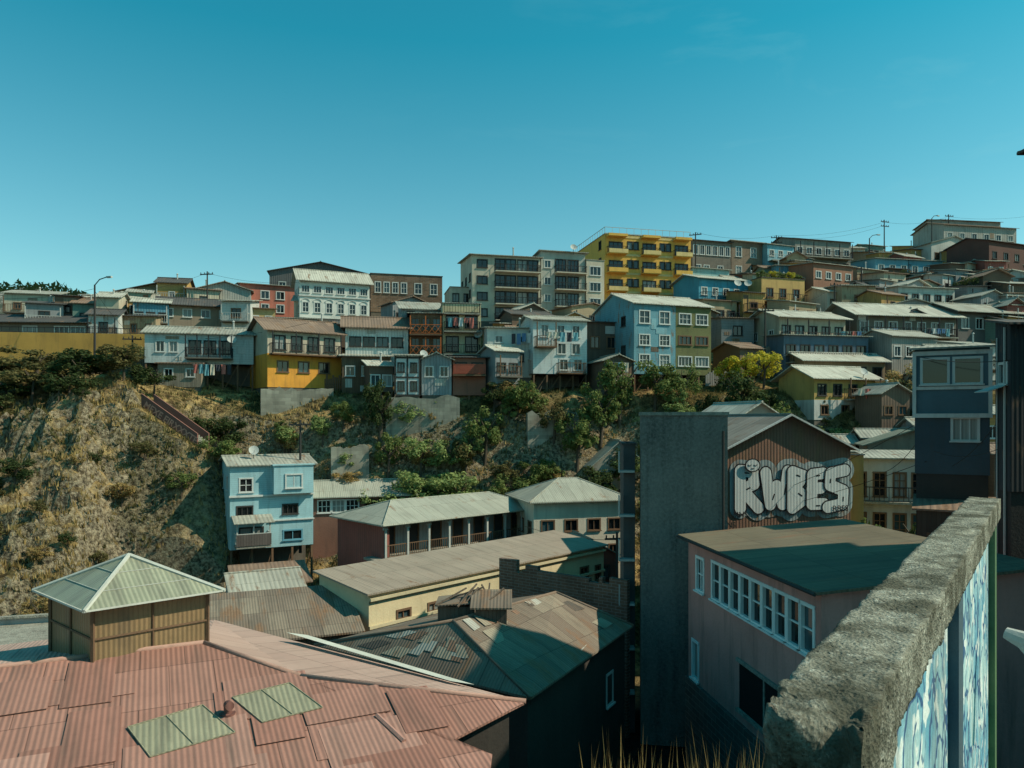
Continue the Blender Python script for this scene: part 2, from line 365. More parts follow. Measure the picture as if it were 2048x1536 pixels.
    if chim:
        for (x,y,hc) in chim:
            bm=bmesh.new(); beam(bm,(x,y,Hh-.3),(x,y,Hh+hc),.09); beam(bm,(x,y,Hh+hc),(x,y,Hh+hc+.15),.16,r2=.03,n=8); ob('chimney',fin(bm,'chimney',[m_railw]),rf)
    for (f,u,zz,w,h,fr,nx,nz) in objs:
        o3,t,n=org[f]; r_=R.random(); gl='dark' if r_<.7 else('curtain' if r_<.82 else 'blue')
        ob('window',winmesh(w,h,fr,nx,nz,gl),root,Vector(o3)+Vector(t)*u+Vector((0,0,zz)),(0,0,frot[f]))
    for (f,u,zz,w,h,col) in dd:
        o3,t,n=org[f]; ob('door',doormesh(w,h,col),root,Vector(o3)+Vector(t)*u+Vector((0,0,zz)),(0,0,frot[f]))
    g=min(H(*wc(x,y)) for x in(0,W/2,W) for y in(0,D))-.6
    if found and g<z0-.05:
        if stilts:
            bm=bmesh.new(); n=max(2,int(W/1.3))
            for i in range(n+1):
                x=.1+(W-.2)*i/n; box(bm,x-.08,x+.08,.05,.21,g-z0,-.005)
                if i<n: beam(bm,(x,.13,g-z0+.5),(x+(W-.2)/n,.13,-.1),.04,0,4)
            ob('stilts',fin(bm,'stilts',[m_trimb]),root)
            bm=bmesh.new(); box(bm,.06,W-.06,D*.45,D-.06,g-z0,-.004); ob('foundation',fin(bm,'foundation',[found]),root)
        else:
            bm=bmesh.new(); box(bm,.06,W-.06,.06,D-.06,g-z0,-.004); ob('foundation',fin(bm,'foundation',[found]),root)
    for b in bals: balcony(root,*b[0],**(b[1] if len(b)>1 else {}))
    root['W']=W
    return root
PL=lambda c,**k:paint(c,**k); LP=lambda c,**k:paint(c,'lap',**k)
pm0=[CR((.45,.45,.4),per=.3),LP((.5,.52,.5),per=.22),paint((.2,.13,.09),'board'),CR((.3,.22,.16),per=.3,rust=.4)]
pmb=[LP((.45,.55,.56),per=.22),LP((.12,.28,.34),per=.22),LP((.25,.45,.5),per=.22,rust=.3),paint((.16,.12,.09),'board'),LP((.55,.57,.53),per=.22)]
# ---- front row on the cliff edge
bwh=(.5,.56,.55)
B('white_house','long pale blue-white clapboard house on stilts above the cliff',(-36,73.5),(-26.2,76),5,5.6,8.6,LP(bwh,per=.25),rf_grey,'gable',.8,wins=[('F',[1.4,2.6],[1.1],.8,1.1),('F',[4.6,6,7.4],[1.],1.1,1.3,'d'),('L',2,[1.1],.8,1.)],bals=[((3.8,8.2,.55,1.2,m_rail,m_found),dict(posts=5,ph=2.2))],chim=[(8,2,1.5)],stilts=True,patches=(4,pm0))
B('wooden_shack','ragged shack under the clapboard house',(-34.5,73),(-30.5,73.6),2.,3.2,5.5,paint((.3,.26,.2),'board'),rf_rust,'shed',.2,.25,wins=[('F',2,[1.],.8,.8,'w')],cat='shack')
B('yellow_house','two-storey cream and orange house with rusty roof',(-23.8,73),(-17.6,77.3),6,3.2,8.9,PL((.68,.31,.05),dirt=.45),rf_rust,'gable',1.3,.5,zs=3.3,wall2=PL((.5,.43,.33),dirt=.4),wins=[('F',[1.5,3.6,5.7],[1.5],1.1,1.1,'b'),('F',[1.2,2.9,4.6,6.3],[3.7],1.1,1.4,'d')],bals=[((.2,7.3,3.3,.9,m_rail,m_trimb),dict(posts=4,ph=2.1))])
B('white_house','white metal-clad house with rusty pitched roof',(-17.2,77.4),(-10.9,78.8),5,4,9.7,CR(white,per=.3),rf_rust,'gable',1.2,.5,wins=[('F',[1,2.4,3.8,5.3],[3.6],1.15,1.,'d'),('F',[1.5,4.6],[.8],1.,1.1,'b')],patches=(4,pm0))
B('wooden_shack','low brown timber shack below a white house',(-17,75),(-12.3,76),3,2.5,6.4,paint((.17,.11,.07),'board'),rf_grey,'shed',.4,wins=[('F',3,[1.9],.9,1.,'w')],cat='shack',stilts=True,patches=(4,pm0))
B('grey_house','tall grey corrugated house with slanted roof',(-12,81.5),(-7.6,82.5),5,5,12.1,CR((.3,.32,.31),per=.3),rf_grey,'shed',1.4,wins=[('F',[1.,2.6],[5.6],.8,1.2,'d')])
B('brown_house','brown timber house with orange lattice balconies',(-10.7,78.7),(-7.4,79),3.,4,11.2,paint((.2,.13,.08),'board'),rf_grey,'shed',.4,wins=[('F',3,[1.,3.3,5.4],.8,1.3,'b')],bals=[((.0,3.3,4.9,1.2,m_railo,m_trimb),dict(style='x',posts=3,ph=1.9)),((.0,3.3,2.7,1.2,m_railo,m_trimb),dict(style='x',posts=3,ph=1.9))])
B('apartment_house','narrow cream house with three stacked balconies',(-7.3,79),(-3.3,79.6),4,4,12.3,PL((.55,.47,.3)),rf_grey,'flat',wins=[('F',2,[.9,3.2,5.7],1.3,1.6,'d')],bals=[((.1,3.9,2.9,1.,m_rail,m_conc),),((.1,3.9,5.3,1.,m_rail,m_conc),),((.1,3.9,7.2,.8,m_rail,m_conc),)])
r=B('half_timbered_house','small white house with black timber framing',(-11.3,72.2),(-8.9,72.6),3,2.3,6.2,PL((.6,.62,.6),dirt=.2),rf_grey,'shed',.3,wins=[('F',2,[.5,2.3],.6,.9,'d')])
bm=bmesh.new()
for x in(.06,1.22,2.38): box(bm,x-.08,x+.08,-.05,-.005,0,3.85)
for z in(.08,1.8,3.7): box(bm,.15,1.13,-.045,-.004,z-.08,z+.08); box(bm,1.31,2.29,-.045,-.004,z-.08,z+.08)
ob('timber_frame',fin(bm,'timber_frame',[m_trimd]),r)
B('grey_house','small grey metal house with lean-to roof',(-8.8,73),(-5.9,73.2),3,2.4,5.9,CR((.28,.31,.32),per=.3),rf_grey,'gablef',.6,wins=[('F',2,[1.8],.8,1.,'w')],patches=(3,pm0))
B('red_house','low house with dark red slatted balcony',(-5.8,73.4),(-2.6,73.8),3,2.4,6.1,PL((.3,.13,.09)),rf_dark,'shed',.3,wins=[('F',2,[2.2],1.1,1.,'d')],bals=[((.0,3.2,2.,1.,paint((.32,.08,.05)),m_trimb),dict(style='s'))],stilts=True)
B('white_house','plain white house with small windows',(-2.5,75.6),(2.,76.2),5,4.3,9.3,PL((.6,.6,.55),dirt=.45),rf_pale,'shed',.5,wins=[('F',[1.6,3.2],[1.6],1.,.8,'d'),('F',[1.2,3.4],[3.5],.8,.7,'w')],chim=[(3.6,2,1.2)],patches=(2,pm0))
B('white_house','white clapboard house with timber balconies and stair',(2.1,74.6),(7.6,76),5,4.6,10.,LP((.62,.66,.64),per=.25),rf_grey,'gable',.6,wins=[('F',[1.2,2.9,4.5],[3.7],.8,1.2,'w'),('F',[3,4.5],[2.],.9,1.1,'w'),('F',[3.2,4.7],[.4],.9,1.1,'w'),('L',2,[3.5,1.5],.8,1.)],bals=[((.1,2.2,2.7,1.,m_trimb,m_trimb),dict(posts=2)),((2.4,5.3,.1,1.,m_trimb,m_trimb),)],stilts=True)
B('wooden_shack','dark weathered timber shack between houses',(7.8,78),(11.3,79),4,3,10.2,paint((.13,.1,.08),'board'),rf_dark,'shed',.5,wins=[('F',2,[2.,4.5],1.,1.2,'b')],cat='shack',patches=(3,pm0))
B('blue_house','tall weathered blue clapboard house with patched cladding',(12.2,75),(16.7,76.6),8.9,4.6,11.7,LP((.16,.34,.40),per=.22,rust=.3),rf_pale,'gable',1.5,.3,wins=[('F',[1.2,3.5],[.9,2.9],1.2,1.1,'w',3,2),('F',[1.2,3.5],[5.1],1.2,1.3,'w',2,2),('L',2,[2,5],.9,1.,'d')],stilts=True,patches=(16,pmb))
B('green_house','tall olive green house with rows of windows',(16.72,76.61),(20.7,78),8.9,4.6,11.7,LP((.17,.17,.075),per=.22),rf_pale,'gable',1.5,.3,wins=[('F',[1.1,3.1],[3.1],1.5,.9,'b',3,1),('F',[1.1,3.1],[.9],1.6,1.,'w',4,1),('F',[1.1,3.1],[5.2],1.4,1.1,'w',3,2)],stilts=True)
# ---- upper left
B('warehouse','long low warehouse with dark metal roof',(-64,85),(-48.6,86),8,8.5,11.2,PL((.2,.17,.14)),rf_dark,'gable',1.2,.6,wins=[('F',[9,12.5,14.3],[1.1],1.6,1.1,'w',3,1)],cat='warehouse')
B('orange_house','small orange gabled house',(-54.4,94),(-50.4,95.5),5,12.4,14.4,PL((.6,.24,.1)),rf_rust,'gablef',.9,wins=[('F',2,[.6],.8,1.)])
B('gabled_house','wide beige gabled house with dark roof',(-51.5,98),(-42.4,103),8,13,16.8,PL((.45,.36,.22)),rf_dark,'gablef',1.6,.6,wins=[('F',5,[1.6],1.1,1.2,'w')],bals=[((.5,9.5,1.4,1.,m_rail,m_trimb),)])
B('brown_house','low brown house with dark pitched roof',(-42.8,91),(-35,94),5,10.5,14.2,PL((.28,.22,.16)),rf_dark,'gable',1.,.6,wins=[('F',4,[2.1],1.,1.,'w')])
B('grey_house','grey metal-clad gabled house',(-41,98),(-34.8,100),6,13,17.2,CR((.38,.38,.34),per=.3),rf_grey,'gablef',1.,wins=[('F',3,[1.8],.9,1.,'w')])
B('red_house','salmon red house with white window frames',(-36.6,101),(-29.6,104),6,14,18.4,PL((.5,.17,.12)),rf_grey,'shed',.8,wins=[('F',[3.2,5.2],[2.5],1.1,1.1,'w'),('F',[1.2,3.2,5.2],[.7],1.,1.1,'w')])
r=B('ornate_white_house','ornate two-storey white house with arched windows',(-26.9,95),(-18.7,98.4),5.5,13,17.9,PL((.66,.66,.6),dirt=.2),rf_pale,'gable',1.6,.5,wins=[('F',6,[3.2],1.,.9,'w',3,1),('F',6,[.7],.8,1.3,'w',2,2),('L',3,[3.,.7],.9,1.,'w')])
bm=bmesh.new()
for i in range(6):
    x=r['W']*(i+.5)/6
    for k in range(8):
        a=math.pi*k/8;b2=math.pi*(k+1)/8
        beam(bm,(x+.5*math.cos(a),-.05,2.05+.4*math.sin(a)),(x+.5*math.cos(b2),-.05,2.05+.4*math.sin(b2)),.05,0,4)
box(bm,-.1,r['W']+.1,-.16,-.005,2.72,2.88); ob('arch_moulding',fin(bm,'arch_moulding',[m_trimw]),r)
B('dark_house','large dark shed-roofed building on the ridge',(-35.9,111),(-21.5,114),8,14,22.,CR((.12,.12,.12),per=.3),rf_dark,'gablef',1.6,cat='building',wins=[('F',4,[5.5],1.,1.,'w')])
B('brick_house','brown brick house with tall white windows',(-19.6,104),(-9.9,106.5),7,15,20.3,paint((.22,.14,.09),'brick',per=.4),rf_dark,'flat',wins=[('F',[1,2.2,3.4,4.6],[2.7],.8,1.5,'w',2,2),('F',[6.6,8.8],[2.7],1.,1.5,'w',2,2)])
B('yellow_shack','small ochre house beside the ridge road',(-34,92),(-29.5,93.5),4,10.5,13.8,PL((.42,.3,.14)),rf_rust,'shed',.5,wins=[('F',3,[1.4],.8,1.,'w')])
B('grey_house','grey house with terrace and low roof',(-29,91),(-24.,92.5),4,9.5,12.4,CR((.4,.42,.4),per=.3),rf_grey,'shed',.4,wins=[('F',3,[1.2],.8,1.,'w')])
# ---- apartment blocks
be=PL((.52,.46,.36),dirt=.3); be2=PL((.40,.40,.35),dirt=.35)
fz=[.2,2.25,4.3,6.35]
B('apartment_block','beige apartment block with dark balconies',(-5,94),(3.6,96),9,12.4,20.7,be,rf_grey,'shed',.7,.4,cat='apartment building',wins=[('F',[1.3],[z+.4 for z in fz],1.3,1.,'d'),('F',[3.6,5.,6.5,7.9],fz,1.3,1.6,'d'),('L',3,[1,3.1,5.2],1.,1.,'d')],bals=[((2.8,8.7,z-.05,1.1,m_rail,be),dict(h=.85)) for z in fz],chim=[(6,3,1.8)])
B('apartment_block','lower beige stair block of the apartments',(-7.9,96),(-5.1,96.6),6,11.8,17.,be,rf_grey,'flat',cat='apartment building',wins=[('F',2,[.9,3.3],.8,1.1,'d')])
B('apartment_block','grey-beige apartment block with glazed balconies',(3.75,97),(9.6,98.6),9,12.2,21.8,be2,rf_grey,'shed',-.7,.4,cat='apartment building',wins=[('F',[.9],[.9,3.1,5.3,7.5],.9,1.,'w'),('F',[2.7,4.4],[.4,2.6,4.8,7.],1.5,1.7,'d',3,1)],bals=[((1.8,6.,z,1.1,m_rail,be),dict(h=.85)) for z in(.3,2.5,4.7,6.9)])
B('apartment_block','narrow pale apartment block with blue windows',(9.75,98.4),(12.2,99.2),8,12.2,21.,be,rf_grey,'flat',cat='apartment building',wins=[('F',1,[.5,2.6,4.7,6.8],1.6,1.2,'w',3,1)])
org_=PL((.70,.40,.09),dirt=.3,var=.3); crm=PL((.68,.50,.22),dirt=.3)
of=[-.1,2.5,5.1,7.7]; zb=[(a,b) for a,b in((.2,3.),(5.3,7.9),(10.2,12.7))]
r=B('orange_apartment_block','tall mustard orange apartment block with balconies and roof railing',(12.9,104),(25.5,107),13,15.4,25.8,org_,m_conc,'flat',par=.1,cat='apartment building',wins=[('F',[1.6,6.6,11.5],[z+.15 for z in of[1:]]+[.1],2.,1.5,'d',3,1),('F',[3.7,4.6,8.6,9.5],[z+.7 for z in of],.75,1.1,'d',1,1),('L',[2,11],[1,3.6,6.2,8.6],1.,1.2,'d')],
 bals=[((a,b,z,1.1,m_rail,org_),dict(h=.9)) for z in of for a,b in zb])
Wd=r['W']
for z in of[1:]+[10.2]:
    for a,b in((3.01,5.29),(7.91,10.19)):
        bm=bmesh.new(); box(bm,a,b,-.06,-.004,z-.25,z+.05); ob('floor_band',fin(bm,'floor_band',[crm]),r)
for a,b in zb:
    for z in of:
        bm=bmesh.new(); box(bm,a,b,-1.13,-1.1,z-.05,z+.5); ob('parapet_panel',fin(bm,'parapet_panel',[crm if z in(of[1],of[3]) else org_]),r)
    bm=bmesh.new(); box(bm,a,b,-1.0,-.01,10.0,10.35); ob('canopy',fin(bm,'canopy',[org_]),r)
bm=bmesh.new(); bars(bm,0,Wd,.05,10.5,.9,'b',1.)
for i in range(14): box(bm,-.02,.02,i-.02+.1,i+.02+.1,10.5,11.35)
box(bm,-.03,.03,.1,13,11.35,11.4); ob('roof_railing',fin(bm,'roof_railing',[m_railw]),r)
# ---- upper right
B('glazed_house','house with white glazed veranda and dark shingles',(28.4,118),(35,120),7,20,28.3,paint((.2,.17,.14),'lap',per=.3),rf_dark,'shed',.5,wins=[('F',6,[6.1],.85,1.5,'w',2,1),('F',[1,2.5,5],[3.],1.,1.5,'w',2,2)])
B('shingle_house','brown shingled house with white sash windows',(35.1,120),(40.7,122),7,20,28.6,paint((.25,.18,.13),'lap',per=.3),rf_pale,'shed',-.6,.5,wins=[('F',[1.4,4.2],[6.2],1.1,1.6,'w',2,2),('F',[1.4,4.2],[3.4],1.1,1.3,'w',2,2)])
B('blue_house','bright blue low house with pale roof',(24.4,98),(32.4,101),6,13.5,18.6,PL((.08,.32,.43)),rf_pale,'gable',.8,.5,wins=[('F',5,[2.9],.9,1.,'w'),('F',3,[.8],1.,1.,'w')],bals=[((.2,8.2,2.2,.8,m_rail,m_conc),)])
B('turquoise_house','turquoise house with white trim on ridge',(25,108),(32,110.5),6,17,22,LP((.3,.48,.47),per=.3),rf_grey,'shed',.5,wins=[('F',5,[2.8],.9,1.1,'w')])
B('ochre_house','ochre house with vine-covered roof terrace',(32.6,98),(39,100),6,12.5,18.6,PL((.5,.32,.12)),rf_dark,'flat',wins=[('F',[1.3,3.3,5.4],[3.6],1.,1.2,'b'),('F',2,[.9],1.4,1.3,'d')],bals=[((.2,6.5,3.,1.,m_rail,m_conc),)])
B('grey_house','large dark grey house on the ridge',(46.8,124),(57.4,127),8,22,30,PL((.25,.24,.21)),rf_dark,'gable',1.,wins=[('F',6,[5.6],1.1,1.1,'w'),('F',5,[3.2],1.1,1.1,'d')],bals=[((.2,10.5,5,1.2,m_rail,m_conc),dict(posts=5))])
B('blue_house','small pale blue house with balcony',(41.2,121),(46.2,123),6,21,28.4,PL((.2,.42,.5)),rf_grey,'gable',.6,wins=[('F',3,[5.5],.9,1.,'w')],bals=[((.2,5,4.7,1.,m_railw,m_conc),)])
B('red_house','rust red house with flat roof',(43,107),(50,110),6,16,22.4,PL((.3,.15,.1)),rf_grey,'shed',.5,wins=[('F',4,[4.3],1.,1.,'w'),('F',4,[1.8],1.,1.,'w')])
B('blue_house','long sky blue house with pale metal roof',(56.7,117),(68.6,119.5),6,20,25.2,PL((.14,.32,.4)),rf_grey,'shed',.6,wins=[('F',6,[3.1],1.,1.2,'w')])
B('hilltop_house','grey-white stepped house at the hilltop',(80,139),(95.5,142),8,28,36.2,CR((.4,.38,.34),per=.4),rf_rust,'gable',1.2,wins=[('F',6,[5.7],1.1,1.1,'w'),('F',5,[3.],1.1,1.1,'w')],patches=(8,pm0))
B('hilltop_house','upper storey house with rusty roof on hilltop',(86,150),(99,152),8,30,40,CR((.34,.32,.28),per=.4),rf_rust,'gable',1.,wins=[('F',5,[7.5],1.1,1.1,'w')])
B('white_house','pale grey two-storey house near hilltop',(71,127),(80.5,130),7,24,30,PL((.45,.44,.4)),rf_grey,'gablef',1.4,wins=[('F',4,[3.2],1.,1.2,'b'),('F',4,[.8],1.,1.2,'b')])
B('dark_red_house','tall dark red house with small windows',(72.5,114),(82,118),7,18,27.3,PL((.12,.06,.05)),rf_dark,'gable',1.,wins=[('F',4,[6.6,4],1.,1.1,'d')])
B('white_house','low white house with flat roof',(51,99),(59.6,101),6,12.5,17.6,PL((.55,.54,.48)),rf_pale,'shed',.4,wins=[('F',5,[3.2],1.,1.,'d')])
B('beige_house','small beige house with pale roof',(41.2,98),(46.5,100),5,12.5,16.8,PL((.5,.46,.38)),rf_pale,'gable',.8,wins=[('F',3,[2.3],.9,1.,'b')])
B('cream_house','cream house with deep eaves and terrace',(29.6,83),(38.,85.5),6,6.5,11.5,PL((.42,.37,.28)),rf_pale,'gable',1.,.6,wins=[('F',5,[2.8],1.1,1.2,'d'),('L',2,[2.6],.9,1.)],bals=[((.2,8.5,2.2,1.2,m_rail,m_conc),dict(posts=4))])
B('dark_blue_house','dark blue lower house with long terrace',(28.8,79.5),(38.7,81.5),4,3.5,9,PL((.10,.15,.2)),rf_grey,'shed',.3,wins=[('F',6,[3.3],1.1,1.2,'d')],bals=[((.2,9.8,2.6,1.1,m_rail,m_conc),)],patches=(5,pm0))
B('long_house','long dark house with broad pale roof',(40,87),(53,89.5),7,7,12.4,PL((.17,.15,.12)),rf_pale,'gable',1.6,.8,wins=[('F',7,[3.2],1.1,1.3,'w'),('F',5,[.8],1.1,1.2,'d')],bals=[((.5,12.5,2.7,1.2,m_rail,m_conc),dict(posts=6,ph=2.3))],patches=(5,pm0))
B('long_house','long low house with corrugated veranda',(53.5,90),(66,93.5),6,8,13.2,PL((.14,.13,.12)),rf_grey,'gable',1.2,.8,wins=[('F',6,[3.],1.1,1.3,'w')])
B('white_roofed_house','low house with white metal roof',(30,77),(39.3,79),4,2.5,6.2,PL((.3,.2,.12)),rf_pale,'gable',.8,.5,wins=[('F',5,[2.],1.1,1.,'d')])
B('yellow_house','yellow and white two-level house with white roof',(28.6,71),(35.6,73.5),5,0,4.1,PL((.5,.5,.46)),rf_pale,'gable',1.1,.6,zs=1.9,wall2=PL((.46,.30,.1)),wins=[('F',3,[.5],.9,.9,'b'),('F',4,[2.3],1.,1.1,'d')],bals=[((3.5,7.3,2.,1.,m_trimb,m_conc),dict(posts=3,ph=2.))])
B('grey_house','grey house with corrugated walls on slope',(40.5,80),(46.5,82),5,4,9,CR((.3,.29,.26),per=.3),rf_grey,'gable',.8,wins=[('F',4,[2.8],.9,1.1,'w')],stilts=True,patches=(4,pm0))
B('white_house','narrow white house with steep metal roof',(39.5,69),(44.,70.5),5,-1,4,PL((.42,.42,.38)),rf_grey,'gable',.8,wins=[('F',3,[2.8],.9,1.,'d')])
# infill houses on the slope
fc={'tan':(.36,.28,.18),'grey':(.26,.27,.27),'cream':(.5,.45,.34),'white':(.52,.53,.5),'brown':(.16,.11,.08),'green':(.16,.24,.2),'blue':(.12,.28,.36),'ochre':(.44,.27,.1),'red':(.3,.1,.08)}
fills=[(34,92,5,'tan'),(47,93,6,'grey'),(56,104,5,'cream'),(62,108,6,'white'),(66,100,6,'brown'),(60,96,4,'grey'),(37,106,5,'brown'),(38,113,5,'green'),(52,113,6,'tan'),(69,110,5,'white'),(-14,88,5,'grey'),(-21,87,5,'brown'),(0,86,5,'brown'),(7,88,6,'tan'),(20,90,6,'brown'),(24,86,4,'grey'),(76,125,6,'white'),(62,130,6,'tan'),(68,136,6,'grey'),(24,94,5,'tan'),(-47,88,5,'tan'),(-58,101,6,'brown'),(-65,96,6,'cream'),(48,101,5,'white'),(84,128,6,'brown'),(74,103,7,'grey')]
for i in range(70):
    x=R.uniform(28,84); y=R.uniform(86,140) if x<75 else R.uniform(110,150)
    if x/y>.69 : x=y*.66
    fills.append((x,y,R.uniform(2.2,4.6),R.choice(list(fc))))
for i in range(14): fills.append((R.uniform(-62,-26),R.uniform(85,97),R.uniform(2.4,4.2),R.choice(list(fc))))
for i in range(12): fills.append((R.uniform(-24,20),R.uniform(80,91),R.uniform(2.2,3.6),R.choice(list(fc))))
fills+= [(-13.8,72.6,2.3,'brown'),(9,73.5,3,'brown'),(-1.6,72.6,2.6,'grey'),(24,79,3,'brown'),(42,74,4,'ochre'),(46,76,4,'white'),(38,66,3.4,'grey'),(33.5,68,3,'brown')]
for (x,y,w,cn) in fills:
    h=2.5+R.random()*1.9; z=H(x,y+1)+R.uniform(.2,1.5); yw=.05+R.random()*.5
    rm,rl=R.choice([(rf_rust,'rusty'),(rf_grey,'grey'),(rf_grey,'grey'),(rf_dark,'dark'),(rf_pale,'pale')])
    bl_=[((.1,w-.1,h-2.5,.9,R.choice([m_rail,m_trimb,m_railw]),m_found),dict(posts=2,ph=2.))] if R.random()<.5 and h>3 else []
    B(cn+'_house',('small '+cn+' hillside house with '+rl+' metal roof'),(x,y),(x+w*math.cos(yw),y+w*math.sin(yw)),R.uniform(3,4.6),z,z+h,R.choice([PL,LP,CR])(fc[cn],per=.3,rust=R.choice([0,0,.3])),rm,R.choice(['gable','shed','gablef','shed']),R.uniform(.3,.9),wins=[('F',R.choice([1,2,3]) if w>3 else R.choice([1,2]),[h-2.],R.choice([.7,.9,1.1]),R.choice([.8,1.1]),R.choice('wdbd'))],stilts=R.random()<.4,bals=bl_,chim=[(w*.6,1.5,R.uniform(.8,1.5))] if R.random()<.35 else None,patches=(2,pm0) if R.random()<.4 else None)
for i in range(34):
    x=R.uniform(-44,62); y=R.uniform(76.5,79) if x<24 else R.uniform(84,112); L=R.uniform(2.5,6); z=H(x,y); yw=R.uniform(-.1,.4)
    bm=bmesh.new(); n=int(L/.22)
    for k in range(n):
        xx=k*.22; zz=H(x+xx*math.cos(yw),y+xx*math.sin(yw))-z; box(bm,xx,xx+.18,0,.04,zz-.4,zz+R.uniform(1.1,1.6))
    box(bm,0,L,.045,.09,.5,.6)
    f_=ob('wooden_fence',fin(bm,'wooden_fence',[R.choice([m_trimb,m_found,paint((.3,.3,.28),'board'),paint((.2,.14,.1),'board')])]),None,(x,y,z),(0,0,yw)); top(f_,'ragged vertical board fence on the hillside','fence','hillside fences')
# ---- valley floor
bl=LP((.36,.57,.61),per=.16,dirt=.35)
r=B('blue_house','tall narrow light blue clapboard house on the ravine floor',(-22,58.5),(-16.3,61.5),5.6,-10.2,-3.6,bl,rf_grey,'gable',.55,.3,wins=[('F',[1.2],[4.5],1.,1.1,'w',2,2),('F',[1.1,4.6],[2.6],1.2,.8,'d',3,1),('F',[1.6],[.5],1.8,1.2,'d',2,1),('F',[4.8],[.5],1.5,.8,'bl',2,1),('L',2,[4.6],.8,1.1,'w'),('L',1,[2.5],.8,1.,'w')],bals=[((.3,2.9,.4,1.3,m_railw,m_conc),dict(posts=3,ph=1.8,roofm=rf_grey))],stilts=True)
bm=bmesh.new(); box(bm,3.2,6.3,-.7,-.004,4.3,6.55); box(bm,3.1,6.4,-.8,-.004,6.552,6.65)
ob('bay',fin(bm,'bay',[bl]),r); ob('window',winmesh(1.3,1.1,'w',2,1,'dark'),r,(4.75,-.74,4.75))
bm=bmesh.new(); box(bm,-.08,6.5,-.2,-.006,4.12,4.26); box(bm,2.95,6.5,-.16,-.006,2.1,2.2); ob('ledge',fin(bm,'ledge',[m_trimw]),r)
bm=bmesh.new(); box(bm,.3,2.9,-1.35,-1.28,.45,1.35); ob('balcony_panel',fin(bm,'balcony_panel',[paint((.12,.10,.09),'board')]),r)
r=B('gallery_house','long two-storey house with colonnaded gallery and hipped metal roof',(-10.0,55.8),(1.0,65.9),5.,-15,-7.6,CR((.36,.39,.40),per=.3),rf_zinc,'hip',.01,.05,found=None,wins=[('F',[1.5,3.6,5.6,7.7,9.7,11.7,13.6],[.4+1.4],.9,1.1,'w')],doors=[('F',u,4.95,1.,2.1,(.05,.05,.05)) for u in(1,3.2,5.4,7.6,9.8,12,14)])
W=r['W']
red=CR((.3,.1,.08),per=.3)
bm=bmesh.new(); box(bm,-1.2,W+.5,-1.7,-.006,4.75,4.93); ob('gallery_floor',fin(bm,'gallery_floor',[m_conc]),r)
bm=bmesh.new(); box(bm,-.5,-.02,-1.6,5,0,7.4); box(bm,-.5,W,-1.62,-1.5,0,4.74,1); ob('end_wall',fin(bm,'end_wall',[red,PL((.5,.52,.5))]),r)
bm=bmesh.new(); bars(bm,-.4,W+.3,-1.6,4.93,.95,'b',.2); ob('railing',fin(bm,'railing',[m_trimb]),r)
for i in range(9):
    x=-.35+(W+.6)*i/8; bm=bmesh.new(); box(bm,x-.08,x+.08,-1.68,-1.52,4.935,7.25); box(bm,x-.2,x+.2,-1.66,-1.54,7.0,7.2); ob('column',fin(bm,'column',[m_railw]),r)
for u in(1.5,4,6.5,9,11.5,14): ob('window',winmesh(.9,1.1,'w',2,1,'dark'),r,(u,-1.66,3.1))
bm=bmesh.new(); x0,x1,y0,y1,e,z=-.9,W+.7,-2.1,5.5,7.4,8.7
c4=[(x0,y0,e),(x1,y0,e),(x1,y1,e),(x0,y1,e)]; r1=(x0+3.2,1.7,z); r2=(x1-3.2,1.7,z)
for q in([c4[0],c4[1],r2,r1],[c4[1],c4[2],r2],[c4[2],c4[3],r1,r2],[c4[3],c4[0],r1]): poly(bm,q)
poly(bm,[(a[0],a[1],a[2]-.06) for a in c4][::-1])
for a,b in((c4[0],r1),(c4[1],r2),(c4[2],r2),(c4[3],r1),(r1,r2)): beam(bm,a,b,.08,0,5)
for k in range(4): beam(bm,c4[k],c4[(k+1)%4],.09,0,5)
ob('gallery_roof',fin(bm,'gallery_roof',[rf_zinc]),r)
B('brick_red_house','brown-red house with white framed windows and grey roof',(-17.3,65),(-9.,67.5),5,-13,-6.6,PL((.22,.11,.08)),rf_zinc,'gable',1.,.5,wins=[('F',[1,2.2,3.4],[4.9],1.1,1.1,'w',3,2),('F',[5,6.6],[4.9],1.,1.,'d')])
B('cream_building','off-white plaster building with hipped zinc roof',(1.75,60.4),(9.6,62.6),6.5,-15,-6.5,PL((.64,.58,.46),dirt=.3),rf_zinc,'hip',1.4,.5,cat='building',wins=[('F',[1.2,3.2,5.2,7.],[5.9],1.1,.95,'b'),('F',[5.,6.9],[3.2],.8,1.5,'b'),('F',[1.4,3.],[3.2],.8,1.2,'b'),('L',3,[5.6],1.,1.1,'b')])
B('stone_gable_house','small grey stone gabled house',(7.3,68.5),(12.5,69.8),5,-12,-4.2,PL((.3,.28,.23)),rf_zinc,'gablef',2.2,.25,wins=[('F',2,[5.5],.8,1.,'d')])
r=B('long_cream_building','long low cream building with pink-brown metal roof',(-7.1,37.2),(6.3,51.6),4.4,-15,-8.65,PL((.62,.52,.33),dirt=.3),rf_tan,'shed',.45,.25,cat='building',wins=[('F',[2.2,4.3,17.5],[4.3],.9,.9,'b',2,2),('F',[19,],[4.1],.6,1.,'b')])
bm=bmesh.new(); box(bm,-.02,r['W']+.02,-.12,-.006,4.6,4.75); box(bm,-.02,r['W']+.02,-.2,-.006,6.0,6.14); ob('cornice',fin(bm,'cornice',[PL((.56,.48,.31),dirt=.25)]),r)
B('red_gable_house','dark red gabled house behind the cream building',(3.9,56.),(8.,57),4,-15,-10.2,PL((.25,.08,.06)),rf_tan,'gablef',1.1,.3,wins=[('F',2,[3.],.8,1.,'d')])
